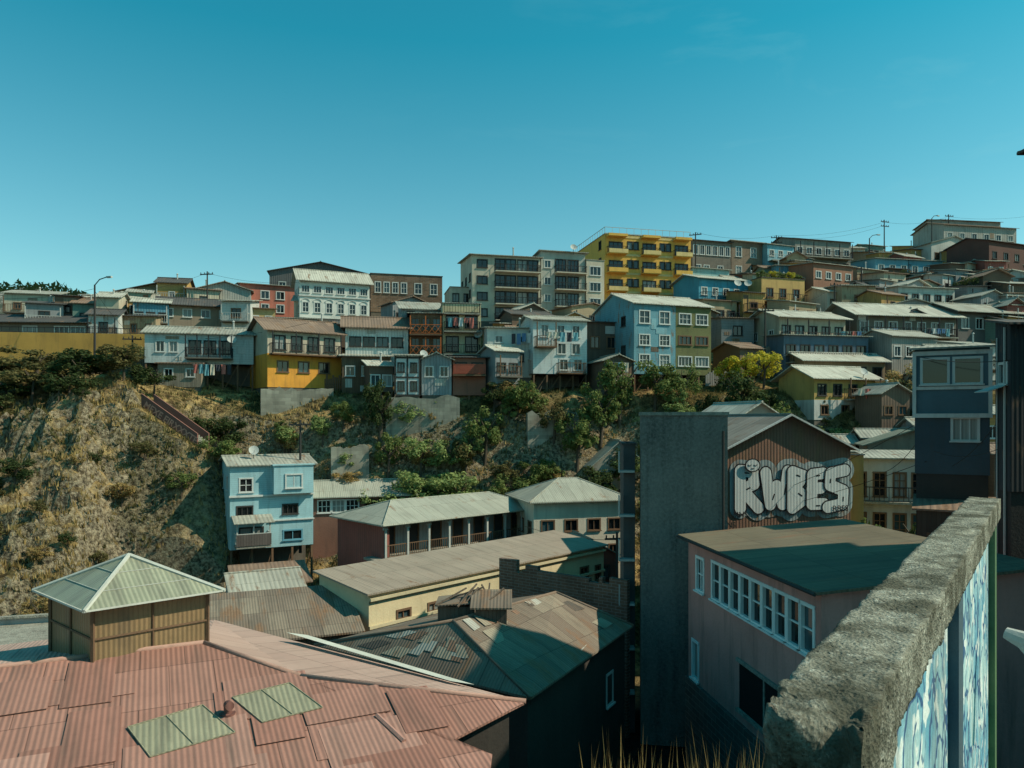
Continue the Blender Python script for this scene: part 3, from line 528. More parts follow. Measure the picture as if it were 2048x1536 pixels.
B('metal_shed','grey corrugated metal shed',(-18,48.5),(-14.2,50.5),4,-15,-11.2,CR((.36,.37,.35),per=.25,rust=.2),rf_grey,'gable',.8,cat='shed',wins=[('F',1,[2.5],.8,.8,'d')])
B('metal_shed','low patched metal shed beside the blue house',(-19.5,53),(-15,55),3.5,-15,-11.8,CR((.3,.3,.28),per=.25,rust=.4),rf_rust,'shed',.7,cat='shed')
B('rusty_shed','low shed with rusty brown corrugated roof',(-13.6,33.5),(-7.4,36),4.5,-15,-10.1,CR((.2,.13,.09),per=.2),rf_brown,'shed',1.1,.3,cat='shed')
B('rusty_shed','small shed with patched brown roof',(-16.8,36.5),(-13.2,37.5),4,-15,-10.3,CR((.2,.14,.1),per=.2),rf_tan,'shed',.6,cat='shed')
B('flat_roofed_building','low building with flat grey concrete roof',(-22,23.2),(-14.2,25.4),5,-15,-7.7,PL((.4,.4,.38)),m_conc,'flat',cat='building',par=.25)
# ---- rusty hipped roof building
def roofed(name,label,cat,polys,eaves,zb,rmat,wmat,th=.08,caps=(),cr=.06,cm=None):
    root=bpy.data.objects.new(name,None); link(root); root.location=(*eaves[0][:2],zb); top(root,label,cat)
    o=Vector(root.location); bm=bmesh.new()
    for q,mi in polys: slab(bm,[Vector(p)-o for p in q],th,mi)
    rf=ob('roof',fin(bm,'roof',rmat),root)
    if caps:
        bm=bmesh.new()
        for a,b in caps: beam(bm,Vector(a)-o+Vector((0,0,.01)),Vector(b)-o+Vector((0,0,.01)),cr,0,8)
        ob('ridge_cap',fin(bm,'ridge_cap',[cm or rmat[0]],True),rf)
    bm=bmesh.new(); n=len(eaves); cen=sum((Vector(e) for e in eaves),Vector())/n
    E=[Vector(e)+(cen-Vector(e)).normalized()*.4 for e in eaves]
    for i in range(n):
        a=E[i]-o;b=E[(i+1)%n]-o; poly(bm,[(a.x,a.y,0),(b.x,b.y,0),(b.x,b.y,b.z-.05),(a.x,a.y,a.z-.05)])
    ob('wall',fin(bm,'wall',[wmat]),root)
    return root,rf,o
c1=(.6,24.3,-9);c2=(5.3,32.8,-9);c3=(-1.5,37,-9);c4_=(-7.9,30,-9);r1=(-2.2,28,-7.5);r2=(1.9,32.6,-7.5)
root,rf,o=roofed('rusty_roofed_building','old building with patched rusty brown hipped roof','building',[([c1,c2,r2,r1],0),([c2,c3,r2],0),([c3,c4_,r1,r2],0),([c4_,c1,r1],0)],[c1,c2,c3,c4_],-15,[rf_brown],PL((.06,.052,.045),dirt=.6),caps=[(c1,r1),(r1,r2),(c2,r2),(r1,c4_)],cm=PL((.22,.16,.12)))
rot=math.atan2(8.5,4.7)
for s in(7.6,): ob('window',winmesh(.7,1.3,'w',2,2,'curtain'),root,Vector((.6+4.7*s/9.7-.25,24.3+8.5*s/9.7+.15,-11.8))-o,(0,0,rot))
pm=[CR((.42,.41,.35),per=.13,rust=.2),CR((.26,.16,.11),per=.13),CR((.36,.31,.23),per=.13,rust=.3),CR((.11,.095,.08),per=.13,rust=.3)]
for i in range(34):
    a,b=R.uniform(.06,.88),R.uniform(.08,.85); ds=R.uniform(.04,.12);dt=R.uniform(.1,.3)
    P=lambda s,t:(Vector(c1)*(1-s)+Vector(c2)*s)*(1-t)+(Vector(r1)*(1-s)+Vector(r2)*s)*t-o+Vector((0,0,.02+i*.0015))
    bm=bmesh.new(); poly(bm,[P(a,b),P(a+ds,b+R.uniform(-.03,.03)),P(a+ds+R.uniform(-.01,.01),min(.97,b+dt)),P(a,min(.97,b+dt))]); ob('roof_patch',fin(bm,'roof_patch',[pm[R.randrange(4)]]),rf)
for i in range(14):
    a,b=R.uniform(.05,.75),R.uniform(.05,.5); ds=R.uniform(.06,.14)
    P=lambda s,t:(Vector(c4_)*(1-s)+Vector(c1)*s)*(1-t)+Vector(r1)*t-o+Vector((0,0,.02+i*.0015))
    bm=bmesh.new(); poly(bm,[P(a,b),P(a+ds,b),P(a+ds,b+.2),P(a,b+.2)]); ob('roof_patch',fin(bm,'roof_patch',[pm[R.randrange(4)]]),rf)
bm=bmesh.new(); box(bm,-1.4,-.2,28.7,29.9,-8,-7.15); slab(bm,[(-1.6,28.5,-7.15),(0,28.5,-7.15),(0,30.1,-6.8),(-1.6,30.1,-6.8)],.06,1); box(bm,-2.9,-1.5,29.3,30.5,-8,-7.3); slab(bm,[(-3.,29.1,-7.2),(-1.45,29.1,-7.1),(-1.45,30.6,-7.),(-3.,30.6,-7.2)],.05,1)
for i in range(8): beam(bm,(-3.2+R.random()*3,28.8+R.random(),-7.2),(-2.8+R.random()*3,29.8+R.random(),-6.7),.04,0,4)
for v in bm.verts: v.co-=o
ob('skylight',fin(bm,'skylight',[paint((.16,.12,.09),'board',per=.15),rf_brown]),rf)
bm=bmesh.new(); n=40; a=Vector((-.6,40));b=Vector((5.5,35.4))
hts=[]
hh=-7.6
for i in range(n):
    if R.random()<.3: hh=-7.75+R.uniform(-.25,.3)
    if i<6: hh=-7.35
    hts.append(hh)
dd=(b-a)/n; nn=Vector((dd.y,-dd.x)).normalized()*.14
for i in range(n):
    p=a+dd*i;q=a+dd*(i+1); z=hts[i]
    pts=[p-nn,q-nn,q+nn,p+nn]
    slab(bm,[(v.x,v.y,z) for v in pts][::-1],z+15)
o_=ob('brick_wall',fin(bm,'brick_wall',[paint((.24,.13,.09),'brick',per=.3,dirt=.6)])); top(o_,'crumbling brown brick boundary wall','wall')
# ---- pink foreground roof
def zf(x,y,dz=0): return -5.5-.0903*(x+7.6)+.189*(y-18.5)+dz
L_=(-18.4,13.34,-5.5);P2=(-7.6,18.5,-5.5);P1=(-4.9,17.4,zf(-4.9,17.4));E=(.32,17.2,zf(.32,17.2));Cn=(-1.28,15.5,zf(-1.28,15.5));Dn=(-.4,15.2,zf(-.4,15.2));N2=(-.7,9.5,zf(-.7,9.5));N1=(-15,6.5,zf(-15,6.5));Q=(-9.6,24.2,-6.45);Q2=(-19.6,19.5,-6.6)
polys=[([L_,N1,P1],0),([L_,P1,P2],0),([N1,N2,P1],0),([N2,Dn,P1],0),([Dn,Cn,P1],0),([Cn,E,P1],0),([P1,E,Q],1),([P2,P1,Q],1),([L_,P2,Q,Q2],1)]
root,rf,o=roofed('pink_roofed_building','large building with faded pink corrugated hipped roof','building',polys,[N1,N2,Dn,Cn,E,Q,Q2,L_],-15,[rf_pink,rf_pinkp],PL((.045,.04,.035)),th=.05,caps=[(P2,P1),(P1,E),(L_,P2)],cm=PL((.42,.25,.2),dirt=.5))
def sky(pts,name,mt,dz):
    bm=bmesh.new(); slab(bm,[Vector((x,y,zf(x,y,dz)))-o for x,y in pts],.02); s_=ob(name,fin(bm,name,[mt]),rf)
    bm=bmesh.new()
    for i in range(len(pts)):
        a=pts[i];b=pts[(i+1)%len(pts)]; beam(bm,Vector((*a,zf(*a,dz+.01)))-o,Vector((*b,zf(*b,dz+.01)))-o,.014,0,4)
    a=((pts[0][0]+pts[3][0])/2,(pts[0][1]+pts[3][1])/2);b=((pts[1][0]+pts[2][0])/2,(pts[1][1]+pts[2][1])/2)
    beam(bm,Vector((*a,zf(*a,dz+.01)))-o,Vector((*b,zf(*b,dz+.01)))-o,.014,0,4)
    ob(name+'_frame',fin(bm,name+'_frame',[m_fib]),rf)
m_fib=paint((.33,.31,.21),'corr',per=.11,dirt=.8,col2=(.2,.19,.13),rough=.4,bs=.4)
sky([(-7.65,14.93),(-6.81,14.12),(-5.57,15.07),(-6.55,15.88)],'skylight',m_fib,.05)
sky([(-6.06,16.25),(-5.15,15.47),(-4.09,16.18),(-5.04,17.0)],'skylight',m_fib,.05)
sm=[paint((.32,.155,.12),'corr',per=.11,bs=.4,valley_shade=.22,dirt=.6),paint((.41,.225,.18),'corr',per=.11,bs=.4,valley_shade=.22,dirt=.6),paint((.36,.185,.145),'corr',per=.11,bs=.4,valley_shade=.22,dirt=.6)]
for i in range(56):
    x=R.uniform(-13,-2.0);y=R.uniform(11.,16.6)
    if (x+7.6)*.43-(y-18.5)*.9<1.1 : continue
    w_=R.choice([.48,.48,.9]);l_=R.uniform(.4,.95); t=Vector((.902,.432));s=Vector((.432,-.902)); rr_=R.uniform(-.03,.03); t.rotate(Matrix.Rotation(rr_,2)); s.rotate(Matrix.Rotation(rr_,2)); p=Vector((x,y)); dz=.016+i*.0005
    q=[p-t*w_+s*l_,p+t*w_+s*l_,p+t*w_-s*l_,p-t*w_-s*l_]
    bm=bmesh.new(); slab(bm,[Vector((v.x,v.y,zf(v.x,v.y,dz)))-o for v in q],.01); ob('roof_sheet',fin(bm,'roof_sheet',[sm[i%3]]),rf)
bm=bmesh.new(); p=Vector((-5.95,15.7,zf(-5.95,15.7)))-o
beam(bm,p,p+Vector((0,0,.22)),.08,0,12); beam(bm,p+Vector((0,0,.22)),p+Vector((.12,-.2,.26)),.09,0,12); beam(bm,p+Vector((0,0,.0)),p+Vector((0,0,.05)),.16,0,12)
ob('vent',fin(bm,'vent',[CR((.2,.09,.075))]),rf)
bm=bmesh.new(); poly(bm,[Vector(v)-o for v in((-6.5,21.6,-6.12),(-1.5,18.2,-6.335),(-.9,18.02,-6.36),(-5.9,21.62,-6.2))])
ob('flashing',fin(bm,'flashing',[paint((.6,.6,.52),'plaster',dirt=.3)]),rf)
bm=bmesh.new(); beam(bm,Vector((-2.9,16.1,zf(-2.9,16.1,.03)))-o,Vector((-2.2,15.3,zf(-2.2,15.3,.03)))-o,.06,0,6)
ob('hip_cap',fin(bm,'hip_cap',[PL((.4,.22,.18))]),rf)
# roof lantern
cu=bpy.data.objects.new('roof_lantern',None); link(cu); cu.location=(-9.65,18.9,-5.7); top(cu,'boxy roof lantern of ribbed translucent sheets with pyramid roof','roof lantern'); oc=Vector(cu.location)
Fp=Vector((-9.6,17.2));Rp=Vector((-7.7,18.9));Lp=Vector((-11.6,18.9));Bp=Vector((-9.7,20.6)); cc=(Fp+Rp+Lp+Bp)/4; cs4=[Fp,Rp,Bp,Lp]
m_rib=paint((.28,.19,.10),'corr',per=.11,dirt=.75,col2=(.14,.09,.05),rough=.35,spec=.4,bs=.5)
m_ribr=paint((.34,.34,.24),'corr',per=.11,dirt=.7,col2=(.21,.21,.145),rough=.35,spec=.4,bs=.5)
bm=bmesh.new(); zt=-4.28
for i in range(4):
    a=cs4[i];b=cs4[(i+1)%4]; poly(bm,[Vector((a.x,a.y,-6.2))-oc,Vector((b.x,b.y,-6.2))-oc,Vector((b.x,b.y,zt))-oc,Vector((a.x,a.y,zt))-oc])
ob('wall',fin(bm,'wall',[m_rib]),cu)
bm=bmesh.new()
for i in range(4):
    a=cs4[i];b=cs4[(i+1)%4]; k=.03
    oa=a+(a-cc).normalized()*k; obb=b+(b-cc).normalized()*k
    beam(bm,Vector((oa.x,oa.y,-5.9))-oc,Vector((oa.x,oa.y,zt))-oc,.05,0,4)
    for z in(zt-.05,(zt-5.3)/2-.25,):
        beam(bm,Vector((oa.x,oa.y,z))-oc,Vector((obb.x,obb.y,z))-oc,.03,0,4)
    mm=(oa+obb)/2; beam(bm,Vector((mm.x,mm.y,-5.9))-oc,Vector((mm.x,mm.y,zt))-oc,.025,0,4)
ob('frame',fin(bm,'frame',[m_trimb]),cu)
ex=[cc+(v-cc)*1.24 for v in cs4]; ap=Vector((cc.x,cc.y,-3.42))-oc; ze=-4.3
bm=bmesh.new()
for i in range(4):
    a=ex[i];b=ex[(i+1)%4]; poly(bm,[Vector((a.x,a.y,ze))-oc,Vector((b.x,b.y,ze))-oc,ap])
poly(bm,[Vector((v.x,v.y,ze-.03))-oc for v in ex][::-1])
ob('roof',fin(bm,'roof',[m_ribr]),cu)
bm=bmesh.new()
for i in range(4):
    a=ex[i];b=ex[(i+1)%4]; A3=Vector((a.x,a.y,ze))-oc;B3=Vector((b.x,b.y,ze))-oc
    beam(bm,A3,ap+Vector((0,0,.02)),.055,0,6); beam(bm,A3,B3,.03,0,4)
    for k in(.33,.66): beam(bm,A3.lerp(ap,k)+Vector((0,0,.012)),B3.lerp(ap,k)+Vector((0,0,.012)),.012,0,4)
ob('hip_cap',fin(bm,'hip_cap',[paint((.5,.5,.44),dirt=.2)]),cu)
# ---- tower
def simple(name,label,cat,bm,mats,loc=(0,0,0),smooth=False,kind=None):
    l=Vector(loc)
    for v in bm.verts: v.co-=l
    o=ob(name,fin(bm,name,mats,smooth),None,loc); top(o,label,cat)
    if kind:o['kind']=kind
    return o
tw=bpy.data.objects.new('concrete_tower',None); link(tw); tw.location=(5.95,34.7,-15); tw.rotation_euler=(0,0,-.16); top(tw,'tall windowless weathered concrete tower shaft','tower')
bm=bmesh.new(); box(bm,0,3.9,0,4,0,15.2); ob('shaft',fin(bm,'shaft',[m_concd]),tw)
bm=bmesh.new(); box(bm,-.06,3.96,-.06,4.06,15.203,15.36); ob('coping',fin(bm,'coping',[m_conc]),tw)
bm=bmesh.new(); beam(bm,(3.7,-.05,0),(3.7,-.05,14.5),.05); ob('drain_pipe',fin(bm,'drain_pipe',[m_trimd]),tw)
r=B('narrow_annex','narrow dark rear annex with small balconies',(5.35,36),(5.9,35.95),3,-15,-1.2,PL((.10,.10,.10)),rf_dark,'flat',cat='building',found=None)
for i in range(6):
    bm=bmesh.new(); box(bm,-.25,.5,-.5,-.01,2+i*2.1,2.1+i*2.1); box(bm,-.25,-.2,-.5,-.01,2.1+i*2.1,3+i*2.1); ob('balcony',fin(bm,'balcony',[m_railw]),r)
# ---- pink building
pk=PL((.60,.28,.24),dirt=.5,var=.6)
r=B('pink_house','salmon pink plaster house with long row of white windows',(7.6,32.3),(9.07,22),7,-15,-5.05,pk,paint((.20,.165,.11),'sheets',per=.16,col2=(.14,.12,.085),dirt=.7,rust=.2,sheet=(1.,2.4),bs=.4,var=.9),'shed',.5,.35,wins=[('F',[2.9,3.75,4.6,5.45,6.3,7.15,8.0,8.85,9.65],[7.9],.78,1.5,'ww',1,2),('F',[1.3],[7.9],.8,1.4,'ww',2,2),('F',[.8],[4.1],.7,1.6,'ww',1,1)])
bm=bmesh.new(); box(bm,5.,8.9,-.02,-.004,4.5,6.2); ob('opening_shade_panel',fin(bm,'opening_shade_panel',[paint((.012,.012,.012),dirt=0)]),r)  # flat near-black panel paints the unlit inside; the wall has no hole here
bm=bmesh.new(); box(bm,4.9,9.,-.12,-.021,6.2,6.32); box(bm,6.9,7.,-.06,-.021,4.5,6.19); box(bm,4.9,9.,-.14,-.021,4.38,4.5); ob('lintel',fin(bm,'lintel',[m_conc]),r)
bm=bmesh.new(); box(bm,-.02,r['W']+.02,-.15,-.006,-2,4.0); ob('plinth',fin(bm,'plinth',[paint((.15,.13,.115),'brick',per=.5)]),r)
bm=bmesh.new(); beam(bm,(-.3,-.38,9.95),(r['W']+.3,-.38,9.95),.06,0,6); ob('gutter',fin(bm,'gutter',[m_trimd]),r)
# ---- graffiti building
gb=paint((.24,.13,.09),'corr',per=.2,rust=.5,bs=.5,col2=(.15,.09,.065))
gr_=B('graffiti_warehouse','rusty corrugated gabled warehouse with large graffiti on the end wall',(12.3,43.6),(20.4,45.2),8,-15,-1.7,gb,paint((.3,.26,.22),'sheets',per=.2,rust=.3),'gablef',1.9,.35,cat='warehouse',found=None)
W=gr_['W']; bm=bmesh.new()
beam(bm,(-.35,-.38,13.15),(W/2,-.38,15.3),.07,0,4); beam(bm,(W/2,-.38,15.3),(W+.35,-.38,13.15),.07,0,4)
ob('fascia',fin(bm,'fascia',[m_trimw]),gr_)
B('gabled_house','pale gabled roof house behind the warehouse',(14.2,53),(21.5,55),6,-15,-1.0,PL((.35,.3,.24)),rf_pale,'gablef',2.2,.3,found=None)
mb=paint((.015,.015,.018),dirt=0); mw=paint((.60,.62,.60),'corr',per=.2,dirt=.3,var=.3,bs=.2,valley_shade=.12); ml=paint((.33,.38,.38),'corr',per=.2,dirt=.6,bs=.4,rust=.3)
def text(body,size,mat,parent,loc,off=0,rotz=0,name='lettering',base=(math.pi/2,0,0)):
    cu=bpy.data.curves.new('t','FONT'); cu.body=body; cu.size=size; cu.offset=off; cu.extrude=.003; cu.align_x='CENTER'
    t=bpy.data.objects.new('t',cu); link(t); dg=bpy.context.evaluated_depsgraph_get(); dg.update()
    me=bpy.data.meshes.new_from_object(t.evaluated_get(dg)); bpy.data.objects.remove(t)
    me.materials.clear(); me.materials.append(mat)
    o=ob(name,me,parent,loc); o.rotation_euler=(base[0],rotz,base[2]); return o
SK={'R':[(0,0,0,1.25),(0,1.25,.6,1.2),(.6,1.2,.65,.8),(.65,.8,.1,.62),(.1,.62,.85,0)],'W':[(0,1.25,.2,.05),(.2,.05,.48,.75),(.48,.75,.75,.05),(.75,.05,.98,1.3)],'B':[(0,0,.02,1.25),(.02,1.25,.62,1.1),(.62,1.1,.1,.68),(.1,.68,.75,.35),(.75,.35,0,0)],'E':[(0,0,.05,1.25),(.05,1.25,.75,1.3),(0,.65,.6,.68),(0,0,.8,0)],'S':[(.8,1.25,.1,1.15),(.1,1.15,.05,.75),(.05,.75,.72,.55),(.72,.55,.68,.1),(.68,.1,-.05,.0)]}
def capsule(bm,x0,z0,x1,z1,r,y,mi):
    a=math.atan2(z1-z0,x1-x0); pts=[]
    for k in range(13): t=a-math.pi/2+math.pi*k/12; pts.append((x1+r*math.cos(t),y,z1+r*math.sin(t)))
    for k in range(13): t=a+math.pi/2+math.pi*k/12; pts.append((x0+r*math.cos(t),y,z0+r*math.sin(t)))
    poly(bm,pts,mi)
cnt=0
for li,(ch,x0,zz,sx_,sz_) in enumerate([('R',1.0,9.85,1.35,1.75),('W',2.6,9.95,1.45,1.55),('B',4.3,9.8,1.2,1.7),('E',5.55,10.0,1.,1.4),('S',6.65,9.8,1.35,1.75)]):
    for layer,(rad_,mi) in enumerate(((.72,0),(.42,1),(.34,2))):
        bm=bmesh.new()
        for (a,b,c_,d_) in SK[ch]:
            cnt+=1; y=-.03-(.0 if layer==0 else .06+.03*li)-layer*.008-(cnt%7)*.0009
            capsule(bm,x0+a*sx_,zz+b*sz_,x0+c_*sx_,zz+d_*sz_,rad_*(1 if layer else R.uniform(.85,1.1)),y,mi)
        ob('graffiti',fin(bm,'graffiti',[ml,mb,mw]),gr_)
    # inner counter marks and short highlight strokes
    bm=bmesh.new()
    for (a,b,c_,d_) in SK[ch][1::2]:
        cnt+=1; mx_=x0+(a+c_)/2*sx_; mz=zz+(b+d_)/2*sz_; dx=(c_-a)*sx_*.14; dz=(d_-b)*sz_*.14
        capsule(bm,mx_-dx,mz-dz-.1,mx_+dx,mz+dz-.1,.04,-.115-.03*li-(cnt%5)*.001,0)
    ob('graffiti',fin(bm,'graffiti',[mb]),gr_)
text('RBES',.5,mb,gr_,(7.4,-.26,9.55),.0,0,'graffiti'); text('MNS',.45,mb,gr_,(.95,-.2,9.35),.0,0,'graffiti')
bm=bmesh.new()
for (cx,cz,rr,y,mi) in((1.7,12.35,.5,-.25,0),(1.7,12.35,.42,-.256,1)):
    poly(bm,[(cx+rr*math.cos(6.2832*k/24),y,cz+rr*.8*math.sin(6.2832*k/24)) for k in range(24)],mi)
for cx in(1.52,1.88):
    for k in range(6):
        a=math.pi+math.pi*k/6;b2=math.pi+math.pi*(k+1)/6; beam(bm,(cx+.1*math.cos(a),-.265,12.4+.07*math.sin(a)),(cx+.1*math.cos(b2),-.265,12.4+.07*math.sin(b2)),.018,0,4)
beam(bm,(1.6,-.265,12.17),(1.8,-.265,12.17),.018,0,4)
ob('graffiti',fin(bm,'graffiti',[mb,mw]),gr_)
# ---- right edge
r=B('dark_blue_house','narrow slate blue house with white framed windows',(19.6,36.5),(22.3,35.0),5,-2.6,3.4,PL((.06,.09,.11),dirt=.3),rf_grey,'shed',.5,.25,found=m_trimd,zs=2.85,wall2=PL((.09,.15,.18),dirt=.3),wins=[('F',[.85,2.2],[4.3],1.15,1.25,'w',1,1),('F',[2.1],[1.6],1.1,1.1,'w',3,1)])
W=r['W']; bm=bmesh.new(); box(bm,-.1,W+.1,-.14,-.006,2.7,2.9); box(bm,-.1,.06,-.1,-.004,2.901,5.9); box(bm,W-.06,W+.1,-.1,-.004,2.901,5.9); box(bm,.061,W-.061,-.08,-.004,5.7,5.9); box(bm,.061,W-.061,-.06,-.004,4.05,4.2)
ob('trim',fin(bm,'trim',[m_trimw]),r)
B('lean_to_shed','dark lean-to shed below the slate blue house',(19.0,35.2),(21.8,33.6),2.,-8,-4.2,paint((.08,.065,.05),'board'),rf_rust,'shed',.4,.2,cat='shed',wins=[('F',2,[1.8],.7,.9,'b')],found=m_trimd)
r=B('dark_metal_house','dark corrugated house with cluttered side wall',(20.8,31.3),(28,31.2),1.0,-3,4.,CR((.05,.055,.06),per=.2,rust=.25),rf_dark,'shed',.2,.3,found=m_trimd,wins=[('L',1,[4.5],.6,.9,'w')])
bm=bmesh.new(); slab(bm,[(-.9,.1,4.2),(-.02,.1,4.5),(-.02,1.,4.5),(-.9,1.,4.2)],.04); beam(bm,(-.05,.3,-4),(-.05,.3,6.9),.05); beam(bm,(-.06,.8,-3),(-.06,.8,6.5),.03); ob('awning',fin(bm,'awning',[m_railw]),r)
B('tall_dark_house','tall dark house with projecting eave',(18.7,13),(27,13),13.,-15,9.5,PL((.04,.04,.04)),rf_dark,'hip',.6,.7,found=None)
B('white_house','white two-storey house with tall windows',(22.6,50.6),(27.4,49.),5,-15,-2.6,PL((.5,.5,.46)),rf_grey,'shed',.3,found=None,wins=[('F',[.8,2.,3.2,4.3],[9.9],.75,1.6,'b',2,3),('F',[.8,2.,3.2,4.3],[7.2],.75,1.6,'b',2,3)],bals=[((.1,4.8,9.6,.8,m_rail,m_conc),)])
B('green_roof_house','plain house with dull green-grey gabled roof',(27,57),(33,55),5,-14,-1.9,PL((.2,.19,.15)),paint((.24,.26,.2),'sheets',per=.3),'gablef',1.1,found=None,wins=[('F',2,[9.5],.9,1.2,'d')])
B('yellow_house','narrow ochre house beside the warehouse',(20.95,46.8),(21.8,46.5),4,-15,-2.2,PL((.5,.36,.12)),rf_grey,'flat',found=None)
B('grey_shed','low grey shed behind the slate blue house',(24,60),(28,60.5),4,-13,-3.,CR((.3,.3,.27),per=.25,rust=.3),rf_grey,'shed',.5,cat='shed',wins=[('F',2,[7.4],.8,.9,'w')])
for (x,y,w,z0_,z1_,cn) in((30,64,3.5,-6,-1.5,'brown'),(34,63,4,-5,-.5,'grey'),(26.5,65,3,-6,-2,'tan'),(38,61,4,-5,.5,'ochre'),(36,56,4,-8,-2.5,'brown')):
    B(cn+'_house','small '+cn+' house with patched roof on the lower slope',(x,y),(x+w,y-.6),3.6,z0_,z1_,paint(fc[cn],R.choice(['corr','lap']),per=.3,rust=.3),R.choice([rf_rust,rf_grey]),R.choice(['gable','shed']),.6,wins=[('F',2,[z1_-z0_-2],.9,1.,'w')],stilts=True)
# ---- ochre retaining wall, stone walls
och=PL((.56,.31,.08),dirt=.4)
bm=bmesh.new(); box(bm,0,19,0,.5,-3,2.9); rw=ob('ochre_retaining_wall',fin(bm,'rw',[och]),None,(-56.5,76.2,6.1),(0,0,.14)); top(rw,'long ochre retaining wall of the hillside road','wall')
bm=bmesh.new(); bars(bm,0,19,.25,2.9,.6,'b',.8); ob('railing',fin(bm,'railing',[m_rail]),rw)
m_stone=paint((.42,.39,.31),'brick',per=.7,dirt=.6,var=.9)
for nm,lb,a,b,z0,z1 in(('stone_retaining_wall','rough stone retaining wall under the yellow house',(-24.2,72.2),(-17.6,74.),-1.,3.1),('stone_retaining_wall','pale retaining wall under the small houses',(-12,71.2),(-5.,71.9),-.6,2.3),('stone_retaining_wall','long terrace wall among right hillside houses',(26,81),(28.5,82),4,8),('stone_retaining_wall','low stone terrace wall on the ravine slope',(-16.5,68.4),(-13.2,69.3),-6.,-2.4),('stone_retaining_wall','pale stone terrace wall among shrubs',(1.5,70.6),(6.5,71.6),-2.5,.8)):
    a=Vector(a);b=Vector(b); bm=bmesh.new(); L=(b-a).length; n=12
    hs=[z1-z0+R.uniform(-.3,.15) for _ in range(n+1)]
    for i in range(n):
        x0=L*i/n;x1=L*(i+1)/n
        poly(bm,[(x0,0,-5),(x1,0,-5),(x1,.15,hs[i+1]),(x0,.15,hs[i])]); poly(bm,[(x0,.15,hs[i]),(x1,.15,hs[i+1]),(x1,.8,hs[i+1]),(x0,.8,hs[i])])
        poly(bm,[(x1,.8,-5),(x0,.8,-5),(x0,.8,hs[i]),(x1,.8,hs[i+1])])
    poly(bm,[(0,.8,-5),(0,0,-5),(0,.15,hs[0]),(0,.8,hs[0])]); poly(bm,[(L,0,-5),(L,.8,-5),(L,.8,hs[-1]),(L,.15,hs[-1])])
    bmesh.ops.remove_doubles(bm,verts=bm.verts,dist=.001)
    o_=ob(nm,fin(bm,nm,[m_stone]),None,(a.x,a.y,z0),(0,0,math.atan2((b-a).y,(b-a).x))); top(o_,lb,'wall')
# ---- graffiti stair
st=bpy.data.objects.new('hillside_stair',None); link(st); a=Vector((*SA,SZ0));b=Vector((*SB,SZ1)); st.location=a; top(st,'hillside stairway with red painted side wall and lettering','stairs')
ang=math.atan2(b.y-a.y,b.x-a.x); st.rotation_euler=(0,0,ang); L=(b-a).xy.length; sl=(b.z-a.z)/L
for y0,y1 in((-.2,-.05),(1.4,1.55)):
    bm=bmesh.new()
    v=[(0,y0,-.9),(L,y0,-.9+sl*L),(L,y0,.75+sl*L),(0,y0,.75)]; w=[(x,y1,z) for x,_,z in v]
    poly(bm,v);poly(bm,w[::-1]);poly(bm,[v[3],v[2],w[2],w[3]]);poly(bm,[v[1],w[1],w[2],v[2]]);poly(bm,[w[0],v[0],v[3],w[3]])
    ob('parapet',fin(bm,'parapet',[paint((.22,.10,.08),dirt=.5)]),st)
bm=bmesh.new(); n=20
for i in range(n): box(bm,L*i/n,L*(i+1)/n,-.04,1.39,-1.2+sl*L*(i+1)/n,sl*L*(i+1)/n+.1)
ob('steps',fin(bm,'steps',[m_conc]),st)
text('MEXE EIRXXXTE',.8,paint((.65,.3,.22),dirt=.2),st,(L/2,-.215,sl*L/2-.25),.015,-math.atan(sl),'lettering')
# ---- terrace + broken concrete wall by the camera
bm=bmesh.new(); slab(bm,[(-1.2,-1.5,-5.),(17.4,-1.5,-5.),(17.4,13,-6.),(8,12.2,-6.),(6.1,9.3,-6.)],9)
tr=ob('terrace_ground',fin(bm,'terrace',[m_dark_ground])); tr['kind']='structure'; tr['label']='paved terrace with shade put into its dark colour'  # sun reaches this terrace; near-black colour stands in for shade
c0=Vector((1.04,2.60));c1w=Vector((6.08,9.65)); dv=(c1w-c0); LL=dv.length; dv.normalize(); nv=Vector((dv.y,-dv.x))
wl=bpy.data.objects.new('concrete_wall',None); link(wl); wl.location=(c0.x,c0.y,-5); top(wl,'weathered concrete wall with rough broken coping and graffiti','wall'); ow=Vector(wl.location)
bm=bmesh.new(); hw=.172; hc=.25; NS=300; k=14
ring=[(-hw+2*hw*i/k,0) for i in range(k)]+[(hw,-hc*i/k) for i in range(k)]+[(hw-2*hw*i/k,-hc) for i in range(k)]+[(-hw,-hc+hc*i/k) for i in range(k)]
def cp(s,a,b):
    rough=.006+.016*math.exp(-max(0,s-.1)/.35)+.006*math.exp(-((s-1.9)/.5)**2)
    rnd=max(0,1-s/.16)
    a_=a*(1-.06*rnd*rnd)
    dp=1+4.*(1-ss(.28,.62,s+.06*noise.noise(Vector((s*9,b*9,1)))))   # end block reaches far down
    b_=b*dp
    if b>-.02: b_-=.02*rnd
    s2=s+(max(0,.3-s)/.3)*(noise.noise(Vector((a*7,b_*4,0)))*.12-b_*.05)
    p=c0+dv*s2+nv*a_; q=Vector((p.x,p.y,-1.0+b_))
    if b>-.02: q.z-=.012*max(0,noise.noise(Vector((s*2.2,a*5,3)))-.1)*4
    nz=noise.turbulence_vector(q*4.2,5,False)*rough+noise.turbulence_vector(q*20,4,False)*rough*.8
    if s<.8 and b>-.1: q.z-=.05*(1-s/.8)*max(0,noise.noise(q*6)+.25)
    return q+nz-ow
prev=None
for j in range(NS+1):
    s=LL*(j/NS)**1.35; vs=[bm.verts.new(cp(s,a,b)) for a,b in ring]
    if prev:
        n=len(vs)
        for i in range(n): bm.faces.new((prev[i],vs[i],vs[(i+1)%n],prev[(i+1)%n]))
    else: first=vs
    prev=vs
